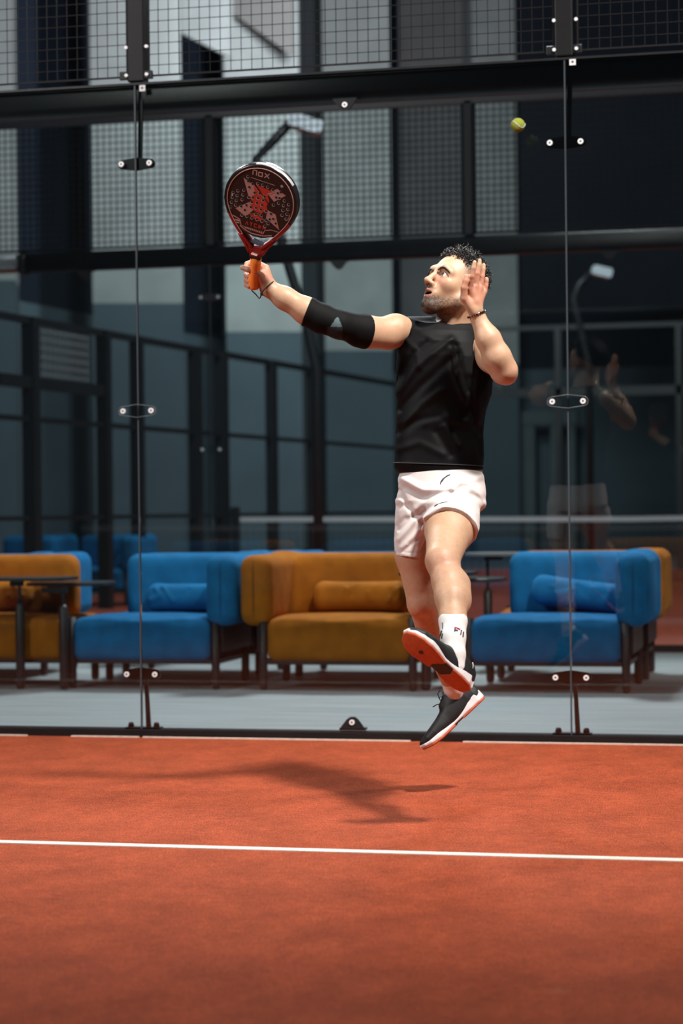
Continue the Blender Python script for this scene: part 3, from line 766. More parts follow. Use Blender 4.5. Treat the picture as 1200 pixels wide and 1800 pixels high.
# racket arm (his right, image left)
RA = [J(722, 583, .0), J(690, 583, .04), J(645, 582, .10), J(597, 571, .15), J(565, 560, .15), J(539, 547, .15), J(500, 524, .15), J(472, 507, .15)]
f.chain(RA, [.044, .052, .050, .044, .046, .045, .037, .028], k=.02)
f.ell(J(697, 578, .030), (.044, .047, .048), k=.03); f.cone(J(680, 596, .06), J(628, 592, .12), .034, .030, k=.03)
# guarding arm (his left, image right): elbow forward, hand up
LA = [J(846, 607, -.01), J(866, 628, .12), J(884, 650, .245)]
f.chain(LA, [.056, .052, .044], k=.025)
f.chain([J(886, 652, .255), J(873, 628, .27), J(858, 596, .275), J(840, 560, .27)], [.044, .046, .040, .026], k=.02)
f.cone(J(893, 662, .24), J(888, 655, .25), .024, .03, k=.02)
# front leg (his left) kicked towards the lens
f.chain([J(803, 865, .03), J(790, 930, .20), J(778, 984, .36)], [.074, .080, .057], k=.03)
f.ell(J(774, 984, .385), (.030, .036, .028), k=.02)
f.chain([J(777, 988, .36), J(789, 1024, .41), J(794, 1050, .45), J(796, 1092, .51), J(797, 1152, .575)], [.052, .0535, .054, .042, .036], k=.02)
f.cone(J(805, 1030, .40), J(806, 1060, .44), .040, .036, k=.03)
# rear leg (his right), shin trailing
f.chain([J(738, 868, .0), J(727, 975, .01), J(741, 1060, .0)], [.060, .062, .050], k=.025)
f.ell(J(738, 1062, .025), (.034, .036, .03), k=.02)
f.chain([J(742, 1062, -.01), J(758, 1110, -.11), J(775, 1150, -.19), J(799, 1214, -.30)], [.049, .051, .044, .034], k=.02)
# open hand
KN = .006
W_ = J(840, 558, .27); f.cone(W_, J(834, 532, .285), .025, .020, k=.012)
for kx, ky, kw, r in ((826, 508, .300, .0115), (835, 504, .290, .0115), (843, 506, .278, .011), (850, 513, .264, .0105)):
    f.cone(J(836, 542, .28), J(kx, ky, kw), .017, r, k=.010)
f.cone(J(832, 548, .29), J(815, 524, .308), .018, .0135, k=.012)
f.chain([J(826, 508, .300), J(829, 486, .314), J(832, 471, .318), J(834, 461, .319)], [.0105, .0095, .0085, .0072], k=.0035)
f.chain([J(836, 504, .288), J(839, 481, .292), J(842, 466, .292), J(843, 458, .291)], [.0105, .0095, .0082, .0070], k=.0035)
f.chain([J(844, 507, .276), J(847, 486, .276), J(849, 473, .274), J(850, 466, .273)], [.0100, .0090, .0080, .0070], k=.0035)
f.chain([J(851, 514, .262), J(853.5, 502, .262), J(854.5, 494, .262), J(855, 490, .262)], [.0095, .0085, .0075, .0068], k=.0035)
f.chain([J(815, 525, .308), J(815.5, 506, .318), J(818.5, 494, .320), J(820, 486, .320)], [.0130, .0115, .0105, .0085], k=.004)
# gripping hand
f.cone(J(472, 507, .15), J(463, 487, .155), .0275, .0235, k=.015)
f.cone(J(470, 495, .150), J(467, 473, .138), .020, .0145, k=.012)
f.cone(J(463, 500, .165), J(456, 486, .182), .0165, .0145, k=.010)
f.chain([J(458, 486, .180), J(449, 477, .196), J(437, 474, .194), J(425.5, 470.5, .186)], [.0140, .0120, .0105, .0085], k=.004)
f.chain([J(467, 471, .136), J(455, 464, .122), J(442, 461, .124), J(434, 464, .140), J(431.5, 470, .152)], [.0120, .0105, .0098, .0092, .0080], k=.003)
for dy, r in ((0, .0098), (9, .0094), (17.5, .0086)):
    f.chain([J(466, 482+dy*.85, .134), J(453, 481+dy, .119), J(440, 481+dy, .126), J(433, 483.5+dy, .148), J(437.5, 486.5+dy, .172)], [.0115, r*1.06, r*1.02, r, r*.88], k=.003)

def sstep(x, a, b): t = np.clip((x-a)/(b-a), 0, 1); return t*t*(3-2*t)
def skin_tone(P):
    n = len(P); base = np.tile(np.array([.50, .305, .195]), (n, 1))
    fx, lx, ux = hcoord(P); r2 = np.random.RandomState(3)
    head = (np.abs(fx) < .14) & (np.abs(lx) < .10) & (ux > -.16) & (ux < .14)
    def blend(m, c, k=1.0):
        m = (m*k)[:, None]; base[:] = base*(1-m) + np.array(c)*m
    hm = head.astype(float)
    blend(hm*sstep(ux, .02, .05), (.54, .335, .225), .8)
    # rosy cheeks and nose
    blend(hm*np.exp(-(((fx-.085)/.03)**2+((np.abs(lx)-.035)/.025)**2+((ux+.025)/.022)**2)), (.60, .26, .18), .5)
    blend(hm*np.exp(-(((fx-.118)/.012)**2+(lx/.014)**2+((ux+.036)/.014)**2)), (.60, .27, .2), .5)
    # stubble: jaw, chin and upper lip
    jl = sstep(-(ux + .042 + .35*np.maximum(fx-.005, 0) - .0*fx), -.004, .022)*sstep(fx, -.035, .0)
    chin = np.exp(-(((fx-.075)/.04)**2 + (lx/.040)**2 + ((ux+.118)/.030)**2))
    must = sstep(fx, .078, .088)*np.exp(-(((ux+.0565)/.0065)**2 + (lx/.030)**2))
    under = sstep(ux, -.165, -.125)
    b_ = np.clip(.60*jl*under + 1.0*chin + .8*must, 0, .95)*hm
    b_ = b_*(.6+.8*r2.rand(n))*(1+.25*chin); blend(np.clip(b_, 0, .96), (.030, .020, .016))
    # lips, mouth
    lip = np.exp(-(((ux+.0655)/.0048)**2 + (lx/.025)**4))*sstep(fx, .082, .088) + np.exp(-(((ux+.0862)/.0048)**2 + (lx/.021)**4))*sstep(fx, .080, .086)
    blend(np.clip(lip, 0, 1)*hm, (.42, .15, .12), .85)
    mouth = (((fx-.088)/.030)**2 + (lx/.0190)**2 + ((ux+.0755)/.0070)**2 < 1.0) & (fx < .0935)
    blend(mouth.astype(float)*hm, (.035, .010, .010))
    for s in (1, -1):
        nos = ((fx-.107)/.006)**2 + ((lx-.0065*s)/.0042)**2 + ((ux+.0475)/.005)**2 < 1
        blend(nos.astype(float)*hm, (.06, .02, .016))
        # lash line and reddish lids
        e = np.sqrt(((lx-.035*s)/.0160)**2 + ((ux+.0015)/.0082)**2)
        blend(hm*np.exp(-((e-1.0)/.16)**2)*(fx > .06)*(ux > -.002), (.08, .045, .038), .85)
        blend(hm*np.exp(-((e-1.45)/.3)**2)*(fx > .06), (.46, .22, .16), .5)
    # short faded hair at the temples
    fade = sstep(ux, .015, .060)*sstep(np.abs(lx), .045, .066)*sstep(-fx, -.050, -.010)
    blend(np.clip(fade*(.45+.8*r2.rand(n)), 0, .9)*hm, (.035, .026, .022))
    # palms and fingers redder
    for c, rad in ((J(832, 505, .29), .075), (J(452, 485, .16), .07)):
        d = np.linalg.norm(P-c, axis=1); blend(sstep(-d, -rad, -rad*.75), (.50, .19, .125), .65)
    # knees, elbow
    for c, rad in ((J(776, 985, .42), .05), (J(738, 1062, .05), .05), (J(892, 660, .26), .05)):
        d = np.linalg.norm(P-c, axis=1); blend(np.exp(-(d/rad)**2), (.54, .25, .17), .45)
    # sparse leg and forearm hair
    yy = P[:, 1]; leg = (yy < -.08)
    hair_ = (r2.rand(n) < .10)*leg; blend(hair_.astype(float), (.34, .19, .12), .32)
    return base
skin = mat('skin', (.6, .38, .27), .48, attr='tone', var=.07, scale=60, bump=.10, bscale=260, spec=.42, sss=.06)
body = pmesh('body', f, skin, 1, .4, skin_tone); del f
body['label'] = 'bare skin of head, arms and legs'

# ---- eyes, brows
white = mat('eye_white', (.78, .72, .68), .15); iris = mat('iris_brown', (.07, .035, .02), .1)
for s in (1, -1):
    c = H(.0760, .0345*s, -.001); gz = HF*.93 + HU*.10 + HL*(.16); gz /= np.linalg.norm(gz)
    e = MB().ball(to_world(np.array([c]))[0], .0135, 16).build('eye', white, person)
    gw = Vector(gz@AX); cw = Vector(to_world(np.array([c]))[0])
    a = gw.orthogonal().normalized(); b = gw.cross(a)
    V = [cw + gw*.0140]; n = 14
    V += [cw + gw*.0137 + (a*math.cos(2*math.pi*i/n)+b*math.sin(2*math.pi*i/n))*.0028 for i in range(n)]
    V += [cw + gw*.0122 + (a*math.cos(2*math.pi*i/n)+b*math.sin(2*math.pi*i/n))*.0065 for i in range(n)]
    F_ = [(0, 1+i, 1+(i+1) % n) for i in range(n)]; F2 = [(1+i, 1+n+i, 1+n+(i+1) % n, 1+(i+1) % n) for i in range(n)]
    MB().add(V, F_, 1, True).add(V, F2, 0, True).build('iris', [iris, rubber], e)
hair_m = mat('hair_black', (.013, .011, .010), .38, spec=.6)
for s in (1, -1):
    mb = MB(); r2 = random.Random(5+s)
    for i in range(46):
        t = i/45; l = (.016 + .046*t)*s; u = .0125 + .0115*math.sin(math.pi*t**.85) - .0085*t; fr = .0985 - .004*t - .46*max(0, abs(l)-.03)
        p = H(fr+.0005, l, u); q = H(fr+.002, l+.0065*s, u + .0035*(1-t) + r2.uniform(-.001, .002))
        tubes_w(mb, [p, (p+q)/2+HF*.001, q], [.0020-.0008*t, .0018-.0007*t, .0005], 5); tubes_w(mb, [p-HU*(.0030-.002*t), (p+q)/2-HU*(.0024-.0016*t), q-HU*.001], [.0018-.0008*t, .0016-.0006*t, .0005], 5)
    mb.build('eyebrow', hair_m, person)
# ---- hair: curls over a dark cap
f = Field(HC-.16, HC+.19, .003)
f.ell(H(-.016, 0, .047), (.100, .079, .082), HR, k=.0)
f.half(H(.040, 0, .074), (HF*.72 - HU*.69), .012); f.half(H(0, 0, .062), -HU*.93 + HF*.36, .012)
cap_ = pmesh('hair', f, hair_m, 2)
mb = MB(); r2 = random.Random(11)
for i in range(700):
    while True:
        v = Vector((r2.gauss(0, 1), r2.gauss(0, 1), r2.gauss(0, 1))).normalized()
        p = (-.016+.100*v.x, .079*v.y, .047+.083*v.z)
        if p[2] > .052 and (p[0]-.060)*.72 - (p[2]-.070)*.69 < .004 and p[2]-.36/.93*p[0] > .058: break
    n_ = np.array([v.x/.100, v.y/.079, v.z/.083]); n_ /= np.linalg.norm(n_)
    nw = n_[0]*HF + n_[1]*HL + n_[2]*HU; tdir = np.cross(nw, np.array([r2.gauss(0, 1), r2.gauss(0, 1), r2.gauss(0, 1)])); tdir /= np.linalg.norm(tdir); bdir = np.cross(nw, tdir)
    base = H(*p); top = max(0, v.z)
    hgt = r2.uniform(.008, .016) + .026*top*r2.random()*(1.35 if p[0] > -.01 else .6); R_ = r2.uniform(.0035, .0075); ph = r2.uniform(0, 6.28); turns = r2.uniform(.8, 1.6)
    pts = [base + nw*(hgt*t*(1-.15*t)) + (tdir*math.cos(ph+turns*6.28*t)+bdir*math.sin(ph+turns*6.28*t))*R_*(.4+.6*t) for t in [k/8 for k in range(9)]]
    tubes_w(mb, pts, [.0018]*4 + [.0016, .0014, .0012, .0009, .0005], 5)
tag(mb.build('curls', hair_m, cap_), kind='stuff')
# ---- clothes
def ridge(f, pts, wd, amp, lo, hi, zmin=-.02):                  # soft fold drawn along a line over the front of a garment
    Q = [np.array([(x-600)*.002, (900-y)*.002]) for x, y in pts]
    def fn(x, y, z):
        best = None
        for a, b in zip(Q[:-1], Q[1:]):
            ba = b-a; L2 = float(ba@ba); t = np.clip(((x-a[0])*ba[0]+(y-a[1])*ba[1])/L2, 0, 1)
            d = np.sqrt((x-a[0]-t*ba[0])**2+(y-a[1]-t*ba[1])**2); best = d if best is None else np.minimum(best, d)
        return -.66*amp*np.exp(-(best/(1.3*wd))**2)*(z > zmin)
    f.apply(fn, lo, hi, 0, 'd')
f = Field(J(684, 850, 0)+np.array([0, 0, -.17]), J(880, 545, 0)+np.array([0, 0, .17]), .003)
P_, A_, B_ = row(SHIRT, 0); f.loft(P_, A_, B_, (1, 0, 0), k=.01, p=2.35)
f.cone(J(768, 574, -.016), J(718, 584, -.002), .038, .056, k=.03); f.cone(J(808, 576, -.018), J(840, 596, -.012), .040, .046, k=.035)
f.ell(J(791, 536, .030), (.074, .073, .10), k=.008, mode='s')              # neck opening
f.cone(J(668, 590, .06), J(640, 588, .09), .056, .06, k=.006, mode='s')    # arm openings
f.cone(J(850, 612, .05), J(880, 640, .22), .047, .052, k=.006, mode='s')
lo, hi = f.lo, f.lo+f.n*f.h
for pts, wd, amp in (
    ([(700, 690), (728, 650), (765, 620), (792, 600)], .010, .011), ([(697, 668), (722, 632), (748, 606)], .009, -.009), ([(703, 720), (738, 682), (775, 648), (800, 628)], .011, -.011),
    ([(710, 745), (742, 712), (772, 690)], .010, .010), ([(788, 618), (792, 655), (806, 690), (812, 702)], .008, .011), ([(798, 612), (806, 650), (818, 690)], .008, -.010),
    ([(700, 760), (730, 742), (770, 735)], .011, -.009), ([(745, 745), (780, 735), (815, 745)], .012, .009), ([(778, 752), (792, 772), (800, 785)], .010, .011), ([(765, 762), (780, 785), (790, 800)], .010, -.010),
    ([(712, 600), (730, 620), (735, 650)], .008, .007), ([(838, 660), (835, 700), (842, 740)], .010, .009), ([(822, 670), (822, 710), (832, 750)], .010, -.009), ([(700, 790), (735, 780), (775, 800)], .010, .006),
    ([(846, 735), (836, 770), (842, 805)], .009, -.008), ([(730, 585), (760, 600), (790, 600)], .009, .005), ([(697, 815), (770, 819), (848, 824)], .0035, .003)):
    ridge(f, pts, wd, amp, lo, hi)
black_cloth = mat('black_jersey', (.0035, .0035, .004), .55, 0, .2, 70, .18, 900, spec=.12)
shirt = pmesh('shirt', f, black_cloth, 2); shirt['label'] = 'black sleeveless sports shirt'
mb = MB(); hem_r = []
for l, r, y, b in ((692.5, 848, 817, .1155),):
    for i in range(49):
        a = 2*math.pi*i/48; hem_r.append(np.array([(l+r-1200)*.001 + (r-l)*.00102*math.copysign(abs(math.cos(a))**.85, math.cos(a)), (900-y-3*math.cos(a))*.002, (b+.002)*math.copysign(abs(math.sin(a))**.85, math.sin(a))]))
tubes_w(mb, hem_r, .0016, 5, cap=False); mb.build('hem_stitch', mat('black_stitch', (.02, .02, .021), .6), shirt)
# shorts
white_cloth = mat('white_shorts_cloth', (.66, .60, .585), .72, 0, .05, 30, .12, 700, spec=.25, sheen=.15)
f = Field(J(683, 995, 0)+np.array([0, 0, -.17]), J(868, 808, 0)+np.array([0, 0, .42]), .003)
P_, A_, B_ = row([(906, 700, 838, .100, .0), (885, 696, 853, .113, .005), (862, 699, 852, .115, .008), (835, 703, 849, .110, .004), (817, 707, 844, .106, .0)]); f.loft(P_, A_, B_, (1, 0, 0), k=.01, p=2.3)
P_, A_, B_ = row([(979, 693, 750, .083, .0), (955, 692.5, 752, .085, .0), (925, 693, 757, .087, .0), (885, 696, 768, .09, .0)]); f.loft(P_, A_, B_, (1, 0, 0), k=.018, p=2.2)
hipc, kn = J(803, 865, .03), J(778, 984, .36); axd = (kn-hipc)/np.linalg.norm(kn-hipc)
f.cone(hipc, hipc+axd*.32, .096, .093, k=.02)
lo, hi = f.lo, f.lo+f.n*f.h
hemc = J(786, 931, .215); 
def cut_leg(x, y, z):      # trim the raised leg at its hem, only in front of the body
    t = (x-hemc[0])*axd[0]+(y-hemc[1])*axd[1]+(z-hemc[2])*axd[2]
    return np.where(z > .085, -t, .05 + 0*t)
f.apply(lambda x, y, z: cut_leg(x, y, z), lo, hi, .0, 's')
for pts, wd, amp in (
    ([(705, 842), (740, 862), (790, 860)], .010, .016), ([(712, 858), (745, 876), (785, 866)], .010, -.012), ([(722, 900), (745, 882), (775, 872)], .009, .010), ([(728, 908), (752, 893), (780, 880)], .007, -.008),
    ([(735, 912), (757, 902), (775, 890)], .006, .007), ([(700, 890), (716, 888), (724, 902)], .008, -.008), ([(702, 862), (712, 885), (726, 908), (748, 925)], .006, -.009), ([(699, 948), (715, 930), (728, 912)], .007, .007), ([(700, 932), (714, 920), (724, 906)], .005, -.006), ([(698, 925), (712, 912)], .008, -.007),
    ([(704, 962), (722, 945), (738, 930)], .006, .006), ([(708, 968), (726, 952), (740, 940)], .005, -.005), ([(708, 972), (714, 958)], .005, .004), ([(724, 973), (728, 960)], .005, -.004),
    ([(790, 845), (815, 848), (845, 838)], .009, .009), ([(778, 842), (792, 836), (803, 850), (790, 860)], .007, .010), ([(800, 862), (825, 872), (846, 878)], .010, -.009), ([(812, 880), (832, 905), (836, 930)], .010, .009),
    ([(822, 872), (842, 900), (842, 915)], .009, -.008), ([(826, 905), (830, 930), (828, 945)], .006, .006), ([(692, 970), (720, 971), (748, 971)], .0022, -.0022), ([(812, 848), (832, 862), (850, 884)], .008, .008)):
    ridge(f, pts, wd, amp, lo, hi)
shorts = pmesh('shorts', f, white_cloth, 2); shorts['label'] = 'white sports shorts'
# waistband gathers
mb = MB()
for i in range(60):
    a = math.pi*(.03+.94*i/59); l, r = 705, 846
    x = (l+r-1200)*.001 + (r-l)*.00101*math.cos(a); z = .1085*math.sin(a)**.85+.001; y = (900-(822+3*math.cos(a)))*.002
    tubes_w(mb, [np.array([x, y+.012, z-.002]), np.array([x, y, z+.002]), np.array([x, y-.012, z])], .0017, 5)
tag(mb.build('waistband_gathers', mat('grey_elastic', (.46, .44, .42), .8), shorts), kind='stuff')
ink = mat('print_black', (.012, .012, .013), .6)
def surf_print(garment_field, poly_px, name, m, parent, lift=.0016, w_guess=.3):
    """flat print laid on the front of a garment: each point is dropped onto the cloth"""
    g = garment_field
    V = []
    for x, y in poly_px:
        for k in range(400):
            w = w_guess - k*.001; p = J(x, y, w); i = np.round((p-g.lo)/g.h).astype(int)
            if np.any(i < 0) or np.any(i >= g.n): continue
            if g.g[tuple(i)] < .0008: break
        V.append(J(x, y, w+lift))
    W = to_world(np.array(V)); n = len(V); c = W.mean(0)
    return W
def strip_print(g, left, right, name, m, parent, lift=.002, w_guess=.38):
    L_, R_ = surf_print(g, left, name, m, parent, lift, w_guess), surf_print(g, right, name, m, parent, lift, w_guess); n = len(L_)
    return MB().add(list(L_)+list(R_), [(i, i+1, n+i+1, n+i) for i in range(n-1)]).build(name, m, parent)
# tick-shaped mark on the raised leg of the shorts
strip_print(f, [(762.6, 890.8), (764.5, 889.6), (767.5, 887.6), (771, 885.6), (776, 884.2), (781, 883), (788, 882.3)],
               [(763.4, 888.6), (766, 886.6), (770, 885.2), (774, 883.6), (778, 882.8), (783, 882.1), (788, 881.9)], 'tick_mark', ink, shorts)
mb_l = [(773, 851), (774, 846), (777, 842), (781, 838.5), (786, 835), (790, 833.5)]
strip_print(f, mb_l, [(x+1.6, y+.9) for x, y in mb_l], 'drawstring', ink, shorts)
# elbow sleeve
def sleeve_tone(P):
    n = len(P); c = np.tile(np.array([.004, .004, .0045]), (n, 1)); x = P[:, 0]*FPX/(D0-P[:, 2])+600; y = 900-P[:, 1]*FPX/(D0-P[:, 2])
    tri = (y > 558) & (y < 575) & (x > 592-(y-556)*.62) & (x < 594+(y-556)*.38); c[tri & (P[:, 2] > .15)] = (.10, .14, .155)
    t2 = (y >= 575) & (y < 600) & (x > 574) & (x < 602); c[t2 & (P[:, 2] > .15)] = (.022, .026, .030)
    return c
f = Field(J(520, 620, .06), J(662, 505, .06)+np.array([0, 0, .18]), .0028)
f.chain([J(652, 583, .095), J(640, 581, .105), J(597, 571, .15), J(565, 560, .15), J(538, 547, .15), J(528, 542, .15)], [.055, .055, .0485, .050, .0495, .049], k=.012)
f.cone(J(648, 594, .10), J(628, 592, .12), .038, .034, k=.02)
a_ = J(538.5, 548, .15); f.half(a_, (a_-J(597, 571, .15)), .002); a_ = J(644, 582, .10); f.half(a_, J(690, 586, .04)-J(597, 571, .15), .002)
slv = pmesh('elbow_sleeve', f, mat('sleeve_knit', (.01, .01, .011), .7, attr='tone', bump=.2, bscale=900, spec=.12), 1, colfn=sleeve_tone)
slv['label'] = 'black elastic elbow sleeve'
# bracelet
mb = MB(); bead_d = mat('bead_black', (.01, .01, .01), .25); bead_s = mat('bead_silver', (.6, .6, .6), .25, .9)
wa, wb = J(841, 561, .27), J(836, 548, .272); ad = (wb-wa)/np.linalg.norm(wb-wa); s1 = np.cross(ad, [0, 0, 1.]); s1 /= np.linalg.norm(s1); s2 = np.cross(ad, s1)
br = None; wc = J(838, 552, .272)
for mset, par in ((0, 0), (1, 1)):
    mb = MB()
    for i in range(26):
        if (i % 4 == 0) != bool(par): continue
        a = 2*math.pi*i/26; p = wc + s1*math.cos(a)*.0315 + s2*math.sin(a)*.030
        mb.ball(to_world(np.array([p]))[0], .0042, 8)
    o = mb.build('bracelet' if br is None else 'silver_beads', bead_s if par else bead_d, person if br is None else br); tag(o, kind='stuff')
    if br is None: br = o; o['label'] = 'black and silver bead bracelet'
# socks
sock_m = mat('sock_white', (.78, .77, .76), .8, 0, .05, 60, .25, 600)
f = Field(J(752, 1195, .42), J(842, 1075, .42)+np.array([0, 0, .26]), .0028)
f.chain([J(795, 1080, .495), J(796, 1092, .51), J(796, 1120, .545), J(798, 1150, .572), J(800, 1172, .585)], [.0475, .0455, .0410, .036, .033], k=.01)
a_ = J(795.5, 1087, .505); f.half(a_, J(795, 1070, .48)-J(797, 1152, .575), .003)
sock = pmesh('sock', f, sock_m, 1)
strip = lambda pts, wd, m_: strip_print(f, pts, [(x+wd[0], y+wd[1]) for x, y in pts], 'sock_mark', m_, sock, .0018, .72)
red_ink = mat('print_red', (.45, .02, .03), .6); navy_ink = mat('print_navy', (.02, .02, .06), .6)
strip([(798.6, 1101.2), (803, 1102.6), (809, 1105)], (-.4, 2.4), red_ink)
strip([(798.2, 1103.8), (797.8, 1109.5)], (2.6, .6), navy_ink); strip([(800.8, 1106), (805, 1107.2)], (-.2, 1.8), navy_ink)
strip([(810, 1107), (808.6, 1114)], (2.2, .7), navy_ink); strip([(813.6, 1110), (812.6, 1119)], (2.0, .6), navy_ink)
strip([(776.4, 1094), (776.6, 1106)], (1.2, 0), navy_ink); strip([(774.5, 1108), (772.5, 1116), (770.5, 1126)], (2.6, .6), ink); strip([(776.5, 1113), (774.5, 1122), (772, 1132)], (2.0, .8), ink)
f = Field(J(765, 1245, -.39), J(830, 1190, -.39)+np.array([.0, .0, .2]), .0028)
f.chain([J(789, 1188, -.255), J(797, 1208, -.29), J(804, 1226, -.315)], [.038, .036, .029], k=.01)
a_ = J(791, 1194, -.265); f.half(a_, J(785, 1178, -.235)-J(804, 1226, -.315), .003)
pmesh('sock', f, sock_m, 1)

# ---- shoes, modelled flat (x heel to toe, z up) and then turned onto the feet
upper_m = mat('shoe_upper', (.010, .010, .011), .55, 0, .25, 60, .2, 500, spec=.4); mid_m = mat('shoe_midsole', (.70, .66, .68), .55, 0, .06, 40)
gum = mat('shoe_gum_sole', (.50, .085, .02), .62, 0, .15, 90, .35, 420); arch_m = mat('shoe_arch', (.015, .013, .013), .4); lace_m = mat('shoe_lace', (.010, .010, .011), .8); logo_m = mat('shoe_print', (.62, .60, .62), .5)
SX = np.array([0, .02, .06, .10, .14, .18, .215, .25, .275, .290]); SWd = np.array([.018, .031, .036, .034, .034, .043, .049, .046, .032, .010]); SCy = np.array([0, 0, 0, .001, .003, .004, .003, 0, -.003, -.004])
def sole_field(z0, z1, grow=0.0, flare=None):
    f = Field((-.02, -.075, z0-.02), (.315, .075, z1+.02), .0024)
    def fn(x, y, z):
        wx = np.interp(x.ravel(), SX, SWd).reshape(x.shape)+grow; cy = np.interp(x.ravel(), SX, SCy).reshape(x.shape)
        lift = .018*np.clip((x-.20)/.09, 0, 1)**2                      # toe spring
        zc = z-lift; wav = 0 if flare is None else flare(x)
        d = np.maximum(np.abs(y-cy)-wx, np.maximum(-.004-grow-x, x-.291-grow)); e = np.maximum(z0-zc, zc-(z1+wav))
        q = np.sqrt(np.maximum(d+.006, 0)**2+np.maximum(e+.006, 0)**2)+np.minimum(np.maximum(d, e)+.006, 0)-.006
        return q
    f.apply(fn, f.lo, f.lo+f.n*f.h, 0); return f
SHOE = {}
f = sole_field(.006, .021, .002, lambda x: .024*np.exp(-((x-.012)/.055)**2) + .007*np.exp(-((x-.205)/.035)**2) - .002*np.exp(-((x-.13)/.03)**2)); SHOE['midsole'] = f.mesh()
f = sole_field(-.001, .009, .001)
def arch_cut(x, y, z): return np.where((x > .086+.45*np.abs(y-.010)) & (x < .152-.45*np.abs(y+.010)), -.01, .01) + 0*z
f.apply(arch_cut, f.lo, f.lo+f.n*f.h, 0, 's'); SHOE['outsole'] = f.mesh()
f = sole_field(.002, .012, -.003); f.half((.075, 0, 0), (-1, 0, 0)); f.half((.165, 0, 0), (1, 0, 0)); SHOE['arch_plate'] = f.mesh()
f = Field((-.02, -.075, 0), (.315, .075, .13), .0024)
rows_ = [(-.004, .020, .052, .030), (.015, .032, .050, .047), (.045, .037, .052, .056), (.08, .038, .051, .058), (.11, .039, .048, .051), (.145, .0405, .042, .038), (.18, .046, .038, .031), (.215, .049, .036, .026), (.25, .045, .035, .021), (.275, .031, .034, .016), (.288, .012, .033, .010)]
f.loft([(x, 0, zc) for x, w_, zc, h_ in rows_], [w_ for x, w_, zc, h_ in rows_], [h_ for x, w_, zc, h_ in rows_], (0, 1, 0), k=.0, p=2.3)
f.cone((.045, 0, .085), (.05, 0, .12), .027, .036, k=.006, mode='s'); f.cone((.08, 0, .092), (.09, 0, .13), .017, .03, k=.006, mode='s'); f.half((0, 0, .086), (-.28, 0, 1), .004)
f.cone((.10, 0, .094), (.128, 0, .084), .019, .017, k=.012)          # tongue
SHOE['upper'] = f.mesh()
def shoe(origin, e1, n, side, label, bow):
    e1 = np.array(e1, float); e1 /= np.linalg.norm(e1); up = -np.array(n, float); up -= e1*(up@e1); up /= np.linalg.norm(up); ey = np.cross(up, e1)
    B3 = np.array([e1, ey, up]); fl = np.array([1, side, 1.0])
    def tr(P): return to_world((P*fl)@B3 + origin)
    def add(nm, m_, par, it=2):
        P, F = SHOE[nm]; return mesh_from(nm, tr(relax(P, F, it)), F[:, ::-1] if side < 0 else F, m_, par)
    o = add('upper', upper_m, person); o.name = 'shoe'; o['label'] = label
    add('midsole', mid_m, o); add('outsole', gum, o, 1); add('arch_plate', arch_m, o)
    P = lambda *q: Vector(tr(np.array([q]))[0])
    pv = MB(); pv.tube([P(.212, 0, .0005), P(.212, 0, -.0022)], .0085, 14); pv.build('pivot_dot', arch_m, o)
    for i in range(5):
        x = .125+.018*i; zt = .090-.0105*i
        MB().tube([P(x, -.024, zt-.012), P(x+.004, -.010, zt+.001), P(x+.006, .010, zt+.001), P(x+.002, .024, zt-.012)], .0022, 6).build('lace', lace_m, o)
    for pts in bow:
        MB().tube([P(*q) for q in pts], .0019, 6).build('lace', lace_m, o)
    for k, (x0, z0, x1, z1) in enumerate(((.030, .058, .036, .082), (.070, .050, .100, .078), (.078, .048, .106, .074), (.088, .046, .112, .068))):
        yy = .0375*1.0
        MB().tube([P(x0, yy, z0), P((x0+x1)/2, yy+.0005, (z0+z1)/2), P(x1, yy-.004, z1)], .0012 if k else .0018, 5).build('side_print', logo_m, o)
    return o
shoe(J(819, 1215, .58), (-.70, .62, .35), (-.31, -.71, .63), 1, 'black shoe seen from below, red gum sole towards the viewer',
     [[(.128, 0, .092), (.115, -.02, .105), (.098, -.024, .118), (.105, -.008, .112), (.127, 0, .094)], [(.128, .0, .092), (.120, .006, .118), (.112, .010, .140)]])
shoe(J(851, 1228, -.315), (-.725, -.687, .05), (.675, -.70, .10), -1, 'black shoe with white midsole, toe pointing down, lowest of the two',
     [[(.122, 0, .094), (.120, .018, .110), (.112, .020, .130), (.096, .012, .134), (.094, .004, .120), (.118, 0, .097)], [(.126, .004, .092), (.140, .020, .104), (.158, .026, .108)], [(.122, -.004, .094), (.108, -.012, .112), (.120, -.016, .118)]])
# ================================================================== racket
RO = J(444.5, 506, .158)
ra = np.array([.115, .86, .50]); ra /= np.linalg.norm(ra)
rn = np.array([-.27, -.46, .83]); rn -= ra*(rn@ra); rn /= np.linalg.norm(rn); rs = np.cross(ra, rn)     # rs: to the right
racket = empty('padel_racket', Vector(to_world(np.array([RO]))[0]) + PB, 'black and red padel racket with orange grip held in the outstretched hand', 'racket')
rb = np.array((Vector(to_world(np.array([RO]))[0]))[:])
def RW(x, v, n=0.0): return Vector(to_world(np.array([RO + rs*x + ra*v + rn*n]))[0] - rb)
AXR = [Vector(q@AX) for q in (rs, ra, rn)]
def rpoly(poly, n0, n1, name, m, parent=racket, bevel=0, smooth=True):
    return MB().prism(poly, RW(0, 0, n0), AXR[0], AXR[1], AXR[2], n1-n0, smooth=smooth).build(name, m, parent, bevel=bevel)
r_black = mat('racket_black', (.012, .010, .011), .25, 0, .15, 60); r_face = mat('racket_face', (.020, .013, .013), .35, 0, .25, 300, .12, 900)
r_red = mat('racket_red', (.26, .012, .012), .28); r_hot = mat('racket_hot_red', (.55, .045, .025), .4); r_pink = mat('racket_salmon', (.50, .25, .22), .45); r_line = mat('racket_line', (.62, .38, .34), .4)
